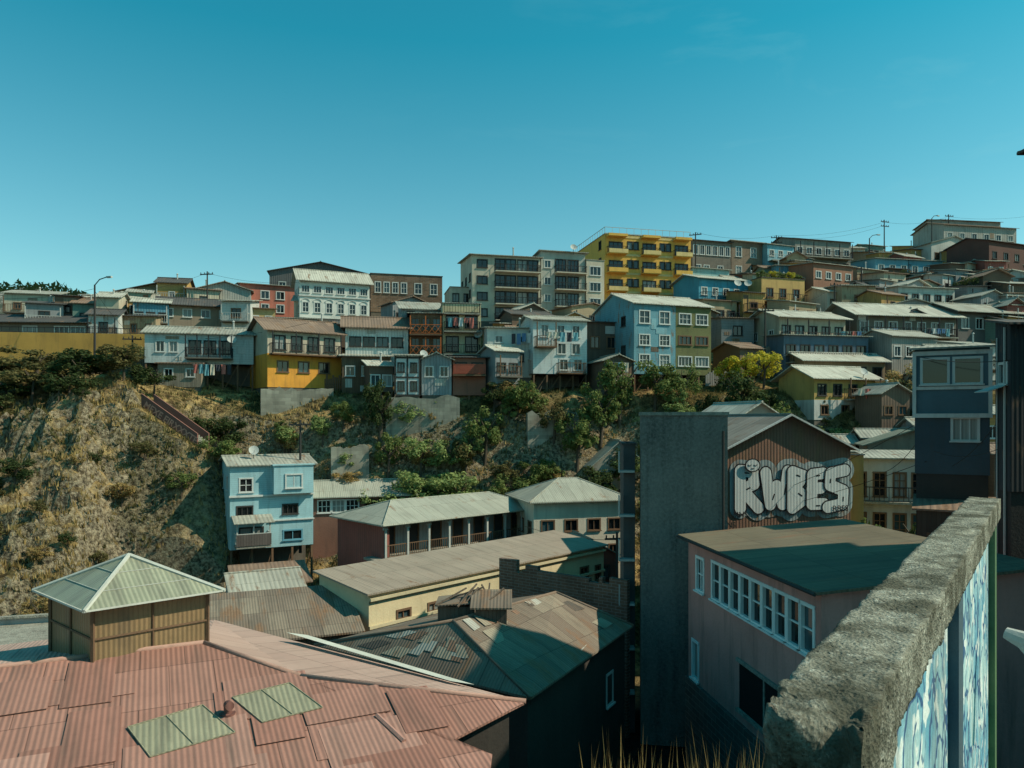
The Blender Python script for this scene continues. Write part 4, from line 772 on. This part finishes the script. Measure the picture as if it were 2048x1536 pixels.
out_=first
for q_ in(.9,.8,.7,.6,.5,.4,.3,.2,.1):
    vs=[]
    for a,b in ring:
        a2=a*q_; b2=(b+hc/2)*q_-hc/2; s=-.03*(1-q_**2)+.03*noise.noise(Vector((a2*22,b2*40,4)))+.02*noise.noise(Vector((a2*60,b2*90,9)))
        vs.append(bm.verts.new(cp(s,a2,b2-.0001)))
    for i in range(len(vs)): bm.faces.new((out_[i],out_[(i+1)%len(vs)],vs[(i+1)%len(vs)],vs[i]))
    out_=vs
bm.faces.new(out_)
ce=bm.verts.new(sum((v.co for v in prev),Vector())/len(prev))
for i in range(len(prev)): bm.faces.new((ce,prev[(i+1)%len(prev)],prev[i]))
bmesh.ops.recalc_face_normals(bm,faces=bm.faces)
m=M('weathered_coping_concrete',.95,.08); p=m.n('ShaderNodeTexCoord').outputs['Object']
n1=m.noise(p,2.2,7.,.65); n2=m.noise(p,26.,8.,.75); n3=m.noise(p,7.,8.,.7); v=m.n('ShaderNodeTexVoronoi',{'Vector':m.n('ShaderNodeVectorMath',{0:p,1:m.n('ShaderNodeVectorMath',{0:m.n('ShaderNodeTexNoise',{'Vector':p,'Scale':9.}).outputs[1],'Scale':.12},operation='SCALE').outputs[0]},operation='ADD').outputs[0],'Scale':4.},feature='DISTANCE_TO_EDGE').outputs[0]
v2=m.n('ShaderNodeTexVoronoi',{'Vector':p,'Scale':60.}).outputs[0]; v3=m.n('ShaderNodeTexVoronoi',{'Vector':p,'Scale':21.}).outputs[0]
c=m.mix(m.ramp(n3,.38,.62),(.34,.33,.265),(.17,.165,.13)); c=m.mix(m.ramp(n2,.53,.62,0.,.75),c,(.56,.55,.46)); c=m.mix(m.ramp(n1,.46,.6,0.,.85),c,(.075,.072,.05)); c=m.mix(m.ramp(v2,.0,.3,.75,0.),c,(.04,.038,.03)); c=m.mix(m.ramp(v3,.0,.16,.8,0.),c,(.03,.028,.022)); c=m.mix(m.ramp(v,.0,.01,.4,0.),c,(.05,.045,.035))
m.bump(m.ma('ADD',m.ma('ADD',m.ma('ADD',n2,m.ma('MULTIPLY',v2,.6)),m.ma('MULTIPLY',n3,1.5)),m.ramp(v3,0.,.25)),1.,.018); m_cop=m.out(c)
ob('coping',fin(bm,'coping',[m_cop],True),wl)
m=M('graffiti_panel',.8,.2); p=m.n('ShaderNodeTexCoord').outputs['UV']; pn=m.n('ShaderNodeVectorMath',{0:p,1:m.n('ShaderNodeVectorMath',{0:m.n('ShaderNodeTexNoise',{'Vector':p,'Scale':1.6,'Detail':3.}).outputs[1],'Scale':.9},operation='SCALE').outputs[0]},operation='ADD').outputs[0]
n1=m.noise(p,1.3,4.); n2=m.noise(m.mp(p,(3.,.5,1)),1.,6.,.65); vv=m.n('ShaderNodeTexVoronoi',{'Vector':pn,'Scale':2.1},feature='DISTANCE_TO_EDGE').outputs[0]; n5=m.noise(p,30.,5.,.7)
c=m.mix(m.ramp(n1,.4,.6),(.42,.60,.60),(.14,.36,.46)); c=m.mix(m.ramp(vv,.06,.03),c,(.03,.10,.22)); c=m.mix(m.ramp(m.noise(pn,3.4,2.),.57,.6),c,(.7,.76,.72)); c=m.mix(m.ramp(n2,.48,.72,0.,.7),c,(.10,.10,.09)); c=m.mix(m.ramp(n5,.5,.75,0.,.5),c,(.18,.18,.16))
m.bump(n5,.7,.01); m_gp=m.out(c)
def along(bm,s0,s1,a0,a1,z0,z1,mi=0):
    P=[c0+dv*s0+nv*a0,c0+dv*s1+nv*a0,c0+dv*s1+nv*a1,c0+dv*s0+nv*a1]
    slab(bm,[Vector((q.x,q.y,z1))-ow for q in P][::-1],z1-z0,mi)
bm=bmesh.new(); along(bm,.4,LL-.1,-.1,.06,-6.,-1.23); ob('panel',fin(bm,'panel',[m_gp]),wl)
for s,wd,mt in((.12,.25,m_cop),(3.7,.35,paint((.08,.13,.16),dirt=.6)),(LL-.35,.35,paint((.10,.18,.08),dirt=.7,col2=(.04,.08,.09)))):
    bm=bmesh.new(); along(bm,s,s+wd,-.14,.13,-6,-1.24); ob('pilaster',fin(bm,'pilaster',[mt]),wl)
bm=bmesh.new(); q=Vector((5.1,7.75,-2.2)); beam(bm,q,q+Vector((.12,-.15,-.05)),.06,0,10,.1); beam(bm,q+Vector((.12,-.15,-.05)),q+Vector((.28,-.35,-.3)),.1,0,10,.13)
simple('metal_spout','bent pale metal downspout on the wall','downspout',bm,[m_railw],tuple(q))
# ------------------------------------------------------------------ vegetation
def crown(seed,n=2000,lf=.07):
    r=random.Random(seed); bm=bmesh.new(); cl=[]
    while len(cl)<19:
        p=Vector((r.uniform(-.8,.8),r.uniform(-.8,.8),r.uniform(-.6,.8)))
        if p.length<.9: cl.append((p,r.uniform(.16,.38)))
    for i in range(n):
        c,rr=r.choice(cl); d=Vector((r.gauss(0,1),r.gauss(0,1),r.gauss(0,1))).normalized()
        p=c+d*rr*(r.random()**.35); nn=(d+Vector((r.gauss(0,.6),r.gauss(0,.6),r.gauss(.4,.6)))).normalized()
        a=nn.orthogonal().normalized(); a.rotate(Matrix.Rotation(r.random()*6.28,3,nn)); b=nn.cross(a); s=lf*r.uniform(.6,1.4)
        bm.faces.new([bm.verts.new(p+a*s),bm.verts.new(p+b*s*.55),bm.verts.new(p-a*s),bm.verts.new(p-b*s*.55)])
    me=bpy.data.meshes.new('crown'); bm.to_mesh(me); bm.free(); return me
crowns=[crown(s) for s in range(6)]; _cm={}
def crownmesh(i,mat):
    k=(i,mat.name)
    if k not in _cm:
        me=crowns[i].copy(); me.materials.append(mat); _cm[k]=me
    return _cm[k]
def trunkmesh(h,rad):
    bm=bmesh.new(); beam(bm,(0,0,-1),(.05*h,0,h*.5),rad,0,8,rad*.7)
    for i in range(5):
        a=6.28*i/5+.4; p=Vector((.05*h,0,h*.5)); q=p+Vector((math.cos(a)*h*.18,math.sin(a)*h*.18,h*.22)); beam(bm,p,q,rad*.6,0,6,rad*.3)
        beam(bm,q,q+Vector((math.cos(a+.5)*h*.1,math.sin(a+.5)*h*.1,h*.13)),rad*.3,0,5,rad*.12)
    return fin(bm,'trunk',[m_bark])
def tree(x,y,h,rx,mat,label='leafy green hillside tree',cat='tree',z=None,rz=None,name=None):
    z=H(x,y) if z is None else z
    root=bpy.data.objects.new(name or('tree' if cat=='tree' else 'bush'),None); link(root); root.location=(x,y,z); top(root,label,cat,'hillside trees and bushes')
    rz=rz or h*.42
    ob('trunk',trunkmesh(h,.05*h**.8),root)
    o=ob('crown',crownmesh(R.randrange(6),mat),root,(0,0,h-rz*.85),(0,0,R.random()*6.28)); o.scale=(rx,rx,rz)
dk='dark green bushy tree on the cliff edge'
for x,y,h,rx in((-46,68,2.6,3.),(-42.5,67,3.2,3.2),(-39.5,69,2.8,3.),(-49,70,2.8,3.),(-36.5,68,3.2,3.),(-44,65,3.2,3.),(-38,65.5,3.4,2.8),(-34.5,66.5,3.2,2.4),(-48,66,3.,3.),(-41,64,3.2,2.6),(-51,69,2.8,3.),(-33,69,3,2.),(-46,63,2.8,2.6),(-37,62.5,2.6,2.2),(-50,64,3,2.8),(-43,61,2.4,2.2)): tree(x,y,h,rx,L_dark if R.random()<.75 else L_oliv,dk)
for x,y,h,rx in((-27,70.5,3.6,2.2),(-29.3,70,3.,1.8),(-12.6,71,6,1.6),(-11.6,69.6,4.4,1.5),(-2.6,70.4,5.2,2.),(-4.4,69.5,4,1.7),(1.6,71.5,4.6,2.2),(3.9,71,4.,1.8),(6.,70,5.2,2.1),(8.3,71,6,2.2),(10.2,72,6.4,2.3),(7.2,68,4.6,2.2),(10,69,4.4,2.),(13.8,73,4.8,2.2),(16.5,73,4.2,2.),(15,70.5,4,2.),(21.8,71.5,5.6,2.5),(24,70.5,6,2.6),(26.6,69.5,5.2,2.4),(23.2,68.4,4.6,2.4),(26,67,4,2.2),(28.4,67.5,3.8,1.9),(30.5,66,4.2,1.8),(18,71,3.6,2.)): tree(x,y,h,rx,R.choice([L_dark,L_mid,L_mid,L_oliv]))
for x,y,h,rx in((-11,67.6,3.6,2.4),(-9,68,4,2.6),(-6.6,67.6,4.2,2.7),(-5,67.5,4,2.5),(-7.8,66.6,3.4,2.4),(-10.3,66.9,3.4,2.2),(-12.4,67.4,3.2,2.),(-3.6,66.8,3.4,2.2),(-8.6,69.8,3.6,2.3),(-5.6,69.6,3.4,2.1),(-18,71,3,1.5)): tree(x,y,h,rx,L_pale,'pale feathery green shrub on the ravine slope','bush')
for x,y,h,rx in((-2.,67.4,3.6,2.),(0,68.,3.4,2.),(1.8,68.6,3.4,1.8),(3.5,69,3.,1.8)): tree(x,y,h,rx,L_mid,'ivy-like green bush on the ravine slope','bush')
for i in range(74):
    x=R.uniform(-25,31);y=R.uniform(66,72.5); h=R.uniform(1.,3.)
    tree(x,y,h,h*R.uniform(.42,.68),R.choice([L_dark,L_mid,L_mid,L_oliv,L_pale,L_pale,L_pale,L_dry]),'mixed green shrub on the ravine slope','bush')
for i in range(40):
    x=R.uniform(-52,-27);y=R.uniform(46,63); h=R.uniform(.8,2.2)
    tree(x,y,h,h*R.uniform(.5,.85),R.choice([L_oliv,L_dry,L_oliv,L_dark,L_dark]),'dark scrubby bush on the steep slope','bush')
for i in range(34):
    x=R.uniform(28,74);y=R.uniform(84,124); h=R.uniform(2,4)
    tree(x,y,h,h*R.uniform(.4,.55),R.choice([L_oliv,L_dark,L_mid,L_dark]),'small dark tree among hillside houses')
for x,y,h,rx in((23.6,76,3.6,1.9),(25.6,76.5,3.8,1.9),(22,76.6,3.2,1.4)): tree(x,y,h,rx,L_yel,'bright yellow flowering bush','bush')
for x,y,h,rx in((-24.5,62.8,2.6,1.8),(-26.5,60,2,1.4),(-21,67,2.2,1.5)): tree(x,y,h,rx,L_mid,'green bush beside the hillside stairs','bush')
for x,y,h,rx in((37.4,72,4.4,2.),(-1,73,2.2,1.6),(1,72.8,2,1.4),(-15,68.5,2,1.6),(-19,68,2,1.6)): tree(x,y,h,rx,L_dry,'dry brown bush on the slope','bush')
for x,y,h,rx in((70.5,117,4.6,1.5),(64,134,4,2.4),(67,135,4.2,2.5),(70,134,4,2.2),(42,104,3.6,2.),(63,104,5,2.2)): tree(x,y,h,rx,L_dark,'small dark tree among hillside houses')
for i in range(5): tree(33.2+i*1.3,99.5+.4*i,1.5,.9,L_yel if i%2 else L_mid,'green vine clump on a roof terrace','plant',z=18.3)
tree(20.4,42.3,9.6,1.6,L_mid,'tall slender green tree by the warehouse'); tree(22.,43.5,9.,1.4,L_pale,'tall slender green tree by the warehouse'); tree(24.5,44,10,1.5,L_dark)
bm=bmesh.new(); n=0
while n<24000:
    x=R.uniform(-62,44);y=R.uniform(44,76)
    if noise.noise(Vector((x*.22,y*.22,5)))<-.12 and R.random()<.8: continue
    z=H(x,y); mi=0 if (noise.noise(Vector((x*.16,y*.16,9)))>-.1 if x<-18 else noise.noise(Vector((x*.2,y*.2,9)))>.15) else 1
    if z<-14: n+=.2; continue
    s=R.uniform(.1,.36)
    for k in range(4):
        a=R.random()*6.28; ox,oy=R.uniform(-.2,.2),R.uniform(-.2,.2); dx,dy=math.cos(a)*s*.22,math.sin(a)*s*.22; tx,ty=R.uniform(-.15,.15),R.uniform(-.15,.15)
        f=bm.faces.new([bm.verts.new((x+ox-dx,y+oy-dy,z-.15)),bm.verts.new((x+ox+dx,y+oy+dy,z-.15)),bm.verts.new((x+ox+tx,y+oy+ty,z+s))]); f.material_index=mi
    n+=1
me=bpy.data.meshes.new('dry_scrub'); bm.to_mesh(me); bm.free(); me.materials.append(L_dry); me.materials.append(L_oliv)
sc=ob('dry_scrub',me); top(sc,'dry yellow grass and scrub on the ravine slopes','scrub',kind='stuff')
bm=bmesh.new()
for i in range(420):
    x=R.uniform(1.2,4.6);y=R.uniform(11.,13.); z=-5.9
    h=R.uniform(.3,1.1); a=R.random()*6.28
    bm.faces.new([bm.verts.new((x-.012*math.cos(a),y-.012*math.sin(a),z-.6)),bm.verts.new((x+.012*math.cos(a),y+.012*math.sin(a),z-.6)),bm.verts.new((x+R.uniform(-.2,.2),y+R.uniform(-.2,.2),z+h-.4))])
me=bpy.data.meshes.new('weeds'); bm.to_mesh(me); bm.free(); me.materials.append(L_dry)
sc=ob('weeds',me); top(sc,'dry weeds on a ledge below the wall','weeds',kind='stuff')
bm=bmesh.new(); box(bm,1.,4.8,10.8,13.2,-15,-6.45); lg=ob('ledge_ground',fin(bm,'ledge',[m_dark_ground])); lg['kind']='structure'; lg['label']='dark stone ledge'
bm=bmesh.new()
for i in range(700):
    x=R.uniform(-560,-300);y=R.uniform(600,650);z=H(x,y); s=R.uniform(2,4.5)
    for k in range(3):
        p=Vector((x,y,z+s*.4))+Vector((R.gauss(0,1),R.gauss(0,1),R.gauss(0,.8)))*s*.35; poly(bm,[p+Vector((R.gauss(0,1),0,R.gauss(0,1)))*s*.5 for _ in range(3)])
fo=ob('far_wood',fin(bm,'far_wood',[L_dark])); top(fo,'distant dark wood on a far hill','wood',kind='stuff')
# ------------------------------------------------------------------ poles, lamps, dishes, laundry, wires
def pole(x,y,z,h,arms=1,lamp=False):
    nm='street_lamp' if lamp else 'utility_pole'
    root=bpy.data.objects.new(nm,None); link(root); root.location=(x,y,z); top(root,'slim street lamp with curved arm' if lamp else 'weathered utility pole with cross arm','street lamp' if lamp else 'utility pole','utility poles and lamps on the hill'); root.rotation_euler=(0,0,R.uniform(-.5,.5))
    bm=bmesh.new(); beam(bm,(0,0,-1),(0,0,h),.13,0,8,.08); ob('post',fin(bm,'post',[m_trimd]),root)
    if lamp:
        bm=bmesh.new(); beam(bm,(0,0,h-.05),(.6,0,h+.5),.05); beam(bm,(.6,0,h+.5),(1.5,0,h+.7),.05); ob('arm',fin(bm,'arm',[m_trimd]),root)
        bm=bmesh.new(); box(bm,1.5,2.1,-.12,.12,h+.6,h+.76); ob('lamp_head',fin(bm,'lamp_head',[m_railw]),root)
    else:
        for i in range(arms):
            bm=bmesh.new(); z2=h-.4-.8*i; box(bm,-.9,.9,-.2,-.1,z2-.06,z2+.06)
            for xx in(-.8,-.3,.3,.8): beam(bm,(xx,-.15,z2+.06),(xx,-.15,z2+.25),.05,0,6)
            ob('cross_arm',fin(bm,'cross_arm',[m_trimd]),root)
pole(-42,75.5,6,7.6,lamp=True); pole(-38.2,75.5,3.5,5); pole(43.,122,21,9,2); pole(67.,135,26,10,2); pole(85,146,30,10,2); pole(75,134,26,10,lamp=True); pole(66,101,13,5,lamp=True); pole(48,103,14,7); pole(-52,110,14,6)
pole(61,128,23,8,lamp=True); pole(7.0,50,-15,7.5); pole(-17.5,62,-10,10); pole(-39,96,13,6); pole(27.4,112,18,10); pole(27,80,4,8); pole(40,93,9,8)
def wires(pts,label='thin overhead power cable'):
    for a,b,s in pts:
        bm=bmesh.new(); a=Vector(a);b=Vector(b); pr=a
        for i in range(1,13):
            t=i/12; q=a.lerp(b,t)-Vector((0,0,s*4*t*(1-t))); beam(bm,pr,q,.018,0,3); pr=q
        o=ob('power_cable',fin(bm,'power_cable',[m_trimd])); top(o,label,'cable','overhead cables')
wires([((43,122,30),(67,135,35.6),.8),((67,135,35.6),(85,146,39.6),.8),((43,122,29.6),(67,135,35.),1.),((85,146,39.5),(110,150,42),1),((27.4,112,28),(43,122,30),.7),((40,93,16.8),(66,101,18),1.),((27,80,11.8),(40,93,16.6),.8),((40,93,16.4),(48,103,20.6),.6),((-39,96,18.8),(-26,95,17.5),.6),((-39,96,18.8),(-52,94,15.5),.6)])
wires([((-42,75.5,13),(-38.2,75.5,8.4),.3),((-38.2,75.5,8.2),(-20,74,9.6),.7),((-42,75.5,13.2),(-60,80,13.5),.8)])
wires([((20.6,36,.5),(14,50,-6),.5),((20.6,36,-1),(27,50,-4),.6),((20.,36.2,-2.),(12,60,-8),.8),((20.8,31.2,2.5),(19.8,36.2,3.),.15),((20,36.3,-.5),(24,50,-3.5),.7),((20.2,35.9,-1.5),(20.5,31.5,-1.2),.3),((20.9,35.6,-2.2),(20.8,31.5,.5),.3),((-17.5,62,-.5),(-30,66,3),.5),((7,50,-8),(1,60,-8.5),.3)],'slack cable strung between houses')
def dish(x,y,z,r=.45,yaw=0,col=m_railw):
    root=bpy.data.objects.new('satellite_dish',None); link(root); root.location=(x,y,z); root.rotation_euler=(0,0,yaw); top(root,'small pale satellite dish on a bracket','satellite dish','satellite dishes on houses')
    bm=bmesh.new(); cc=bm.verts.new((0,0,0)); pr=None
    for j in(1,2,3):
        rr=r*j/3; ri=[bm.verts.new((rr*math.cos(6.2832*k/16),-.25*r*(j/3)**2,rr*math.sin(6.2832*k/16))) for k in range(16)]
        for k in range(16):
            if pr: bm.faces.new((pr[k],ri[k],ri[(k+1)%16],pr[(k+1)%16]))
            else: bm.faces.new((cc,ri[k],ri[(k+1)%16]))
        pr=ri
    o=ob('bowl',fin(bm,'bowl',[col],True),root); o.rotation_euler=(-.5,0,0)
    bm=bmesh.new(); beam(bm,(0,.05,0),(0,.1,-.9),.03); beam(bm,(0,0,-r*.7),(0,-.5,.05),.015); ob('arm',fin(bm,'arm',[m_trimd]),root)
for p in((-21,61,-2.5,.4,.4),(-8.6,73,6.4,.4,.5),(-3.5,79,9,.5,-.4),(34,72.5,4.6,.4,.3),(29.4,97.8,17.8,.5,.2),(31,98.5,17.9,.5,-.2),(8,97.5,22.4,.45,.2),(33,83,9,.5,.3),(-28,75,8,.45,.3)): dish(*p)
cols=[(.6,.6,.58),(.1,.2,.35),(.5,.15,.12),(.55,.5,.4),(.15,.35,.4),(.05,.05,.06)]
def laundry(a,b,n,lb):
    a=Vector(a);b=Vector(b); root=bpy.data.objects.new('clothes_line',None); link(root); root.location=a; top(root,lb,'clothes line'); d=b-a
    bm=bmesh.new(); beam(bm,(0,0,0),d,.012,0,4); ob('cord',fin(bm,'cord',[m_railw]),root)
    for i in range(n):
        p=d*((i+.3)/n); w=d.length/n*.75; h=R.uniform(.5,1.2); bm=bmesh.new(); t=d.normalized(); yy=Vector((-t.y,t.x,0))
        g=[[bm.verts.new(p+t*(w*u/5)+Vector((0,0,-h*v/4))+yy*(.05*math.sin(u*1.7+v*.8+i))) for u in range(6)] for v in range(5)]
        for v in range(4):
            for u in range(5): bm.faces.new((g[v][u],g[v][u+1],g[v+1][u+1],g[v+1][u]))
        ob('garment',fin(bm,'garment',[paint(R.choice(cols),dirt=.1)],True),root)
laundry((-.2,75,8.6),(1.9,75,8.7),4,'clothes line with white laundry on house front')
laundry((-31,72.6,5.4),(-27.5,73.4,5.4),7,'clothes line of mixed laundry below the clapboard house')
laundry((-6.8,77.8,10.6),(-4,77.9,10.6),5,'colourful laundry hung along a balcony')
laundry((14.4,73.8,4),(17.5,74.5,4),5,'laundry hung under the tall blue house')
laundry((41,85.2,10.4),(44,85.6,10.4),4,'dark laundry hung from a long veranda')
laundry((37,84.6,10.),(39.5,84.9,10.),4,'laundry hung beside a cream house')
laundry((32,69.7,2.9),(33.4,69.9,2.9),2,'blue towels on a balcony line')
laundry((3.2,73.3,8.6),(6.5,73.9,8.6),5,'mixed laundry on a timber balcony')
laundry((48,86.8,10.6),(51,87.4,10.6),5,'pale laundry under the long veranda roof')
laundry((9,73,5.6),(11.4,73.6,5.6),4,'washing hung beside a timber shack')
bm=bmesh.new(); J=[(0,0,.92),(0,0,1.2),(0,0,1.42),(0,0,1.52),(0,0,1.68),(-.1,0,.88),(-.12,-.08,.48),(-.12,.0,.05),(-.12,-.14,.03),(.1,0,.88),(.12,.1,.48),(.12,.18,.06),(.12,.05,.03),(-.2,0,1.4),(-.25,.03,1.12),(-.24,-.12,.9),(.2,0,1.4),(.25,-.02,1.12),(.24,-.16,.92)]
Ed=[(0,1),(1,2),(2,3),(3,4),(0,5),(5,6),(6,7),(7,8),(0,9),(9,10),(10,11),(11,12),(2,13),(13,14),(14,15),(2,16),(16,17),(17,18)]
rad=[.15,.15,.14,.06,.11,.09,.07,.045,.04,.09,.07,.045,.04,.07,.05,.035,.07,.05,.035]
vs=[bm.verts.new(j) for j in J]
for a,b in Ed: bm.edges.new((vs[a],vs[b]))
me=bpy.data.meshes.new('person'); bm.to_mesh(me); bm.free(); pe=ob('person',me,None,(-44.8,76.6,H(-44.8,76.6)))
md=pe.modifiers.new('s','SKIN')
for i,v in enumerate(me.skin_vertices[0].data if me.skin_vertices else []): v.radius=(rad[i],rad[i])
if me.skin_vertices: me.skin_vertices[0].data[0].use_root=True
pe.modifiers.new('u','SUBSURF').levels=1
me.materials.append(paint((.06,.09,.15),dirt=.1)); top(pe,'person in dark clothes walking along the road','person')
# ------------------------------------------------------------------ light, sky, camera
S=Vector((.95,-.10,0)).normalized(); el=math.radians(43); S=Vector((S.x*math.cos(el),S.y*math.cos(el),math.sin(el)))
ld=bpy.data.lights.new('sun','SUN'); ld.energy=5.0; ld.angle=math.radians(.5); ld.color=(1,.9,.70)
lo=ob('sun',ld); lo.rotation_euler=S.to_track_quat('Z','Y').to_euler()
wd=bpy.data.worlds.new('World'); SC.world=wd; wd.use_nodes=True; nt=wd.node_tree; bg=nt.nodes['Background']
def wn_(ty,**kw):
    nd=nt.nodes.new(ty)
    for k,v in kw.items(): setattr(nd,k,v)
    return nd
sk=wn_('ShaderNodeTexSky',sky_type='NISHITA'); sk.sun_disc=False; sk.sun_elevation=el; sk.sun_rotation=math.atan2(.95,-.10); sk.dust_density=.8; sk.ozone_density=2.
tc=wn_('ShaderNodeTexCoord'); sp=wn_('ShaderNodeSeparateXYZ'); nt.links.new(tc.outputs['Generated'],sp.inputs[0])
mr=wn_('ShaderNodeMapRange'); mr.inputs[1].default_value=.1; mr.inputs[2].default_value=.45; nt.links.new(sp.outputs[2],mr.inputs[0])
tn=wn_('ShaderNodeMix',data_type='RGBA'); tn.inputs[6].default_value=(.80,1.12,.90,1); tn.inputs[7].default_value=(.11,1.02,.86,1); nt.links.new(mr.outputs[0],tn.inputs[0])
mx=wn_('ShaderNodeMix',data_type='RGBA',blend_type='MULTIPLY'); mx.inputs[0].default_value=1
nt.links.new(sk.outputs[0],mx.inputs[6]); nt.links.new(tn.outputs[2],mx.inputs[7])
mpn=wn_('ShaderNodeMapping'); mpn.inputs['Scale'].default_value=(1.6,1.6,6.); mpn.inputs['Rotation'].default_value=(0,.35,0); nt.links.new(tc.outputs['Generated'],mpn.inputs[0])
cn_=wn_('ShaderNodeTexNoise'); cn_.inputs['Scale'].default_value=2.2; cn_.inputs['Detail'].default_value=8; cn_.inputs['Roughness'].default_value=.6; cn_.inputs['Distortion'].default_value=.6; nt.links.new(mpn.outputs[0],cn_.inputs[0])
cr=wn_('ShaderNodeMapRange'); cr.inputs[1].default_value=.54; cr.inputs[2].default_value=.85; cr.inputs[4].default_value=.22; nt.links.new(cn_.outputs[0],cr.inputs[0])
mrx=wn_('ShaderNodeMapRange'); mrx.inputs[1].default_value=-.25; mrx.inputs[2].default_value=.35; nt.links.new(sp.outputs[0],mrx.inputs[0])
mm_=wn_('ShaderNodeMath',operation='MULTIPLY'); nt.links.new(cr.outputs[0],mm_.inputs[0]); nt.links.new(mrx.outputs[0],mm_.inputs[1])
cm=wn_('ShaderNodeMix',data_type='RGBA'); nt.links.new(mm_.outputs[0],cm.inputs[0]); nt.links.new(mx.outputs[2],cm.inputs[6]); cm.inputs[7].default_value=(2.2,4.6,4.8,1)
nt.links.new(cm.outputs[2],bg.inputs[0]); bg.inputs[1].default_value=.148
cam=bpy.data.cameras.new('camera'); co=ob('camera',cam,None,(0,0,0),(math.pi/2,0,0)); cam.sensor_width=36; cam.lens=26.37; cam.shift_y=.035; cam.clip_end=12000; cam.clip_start=.05
SC.camera=co
SC.view_settings.view_transform='Standard'; SC.view_settings.look='None'; SC.view_settings.exposure=0
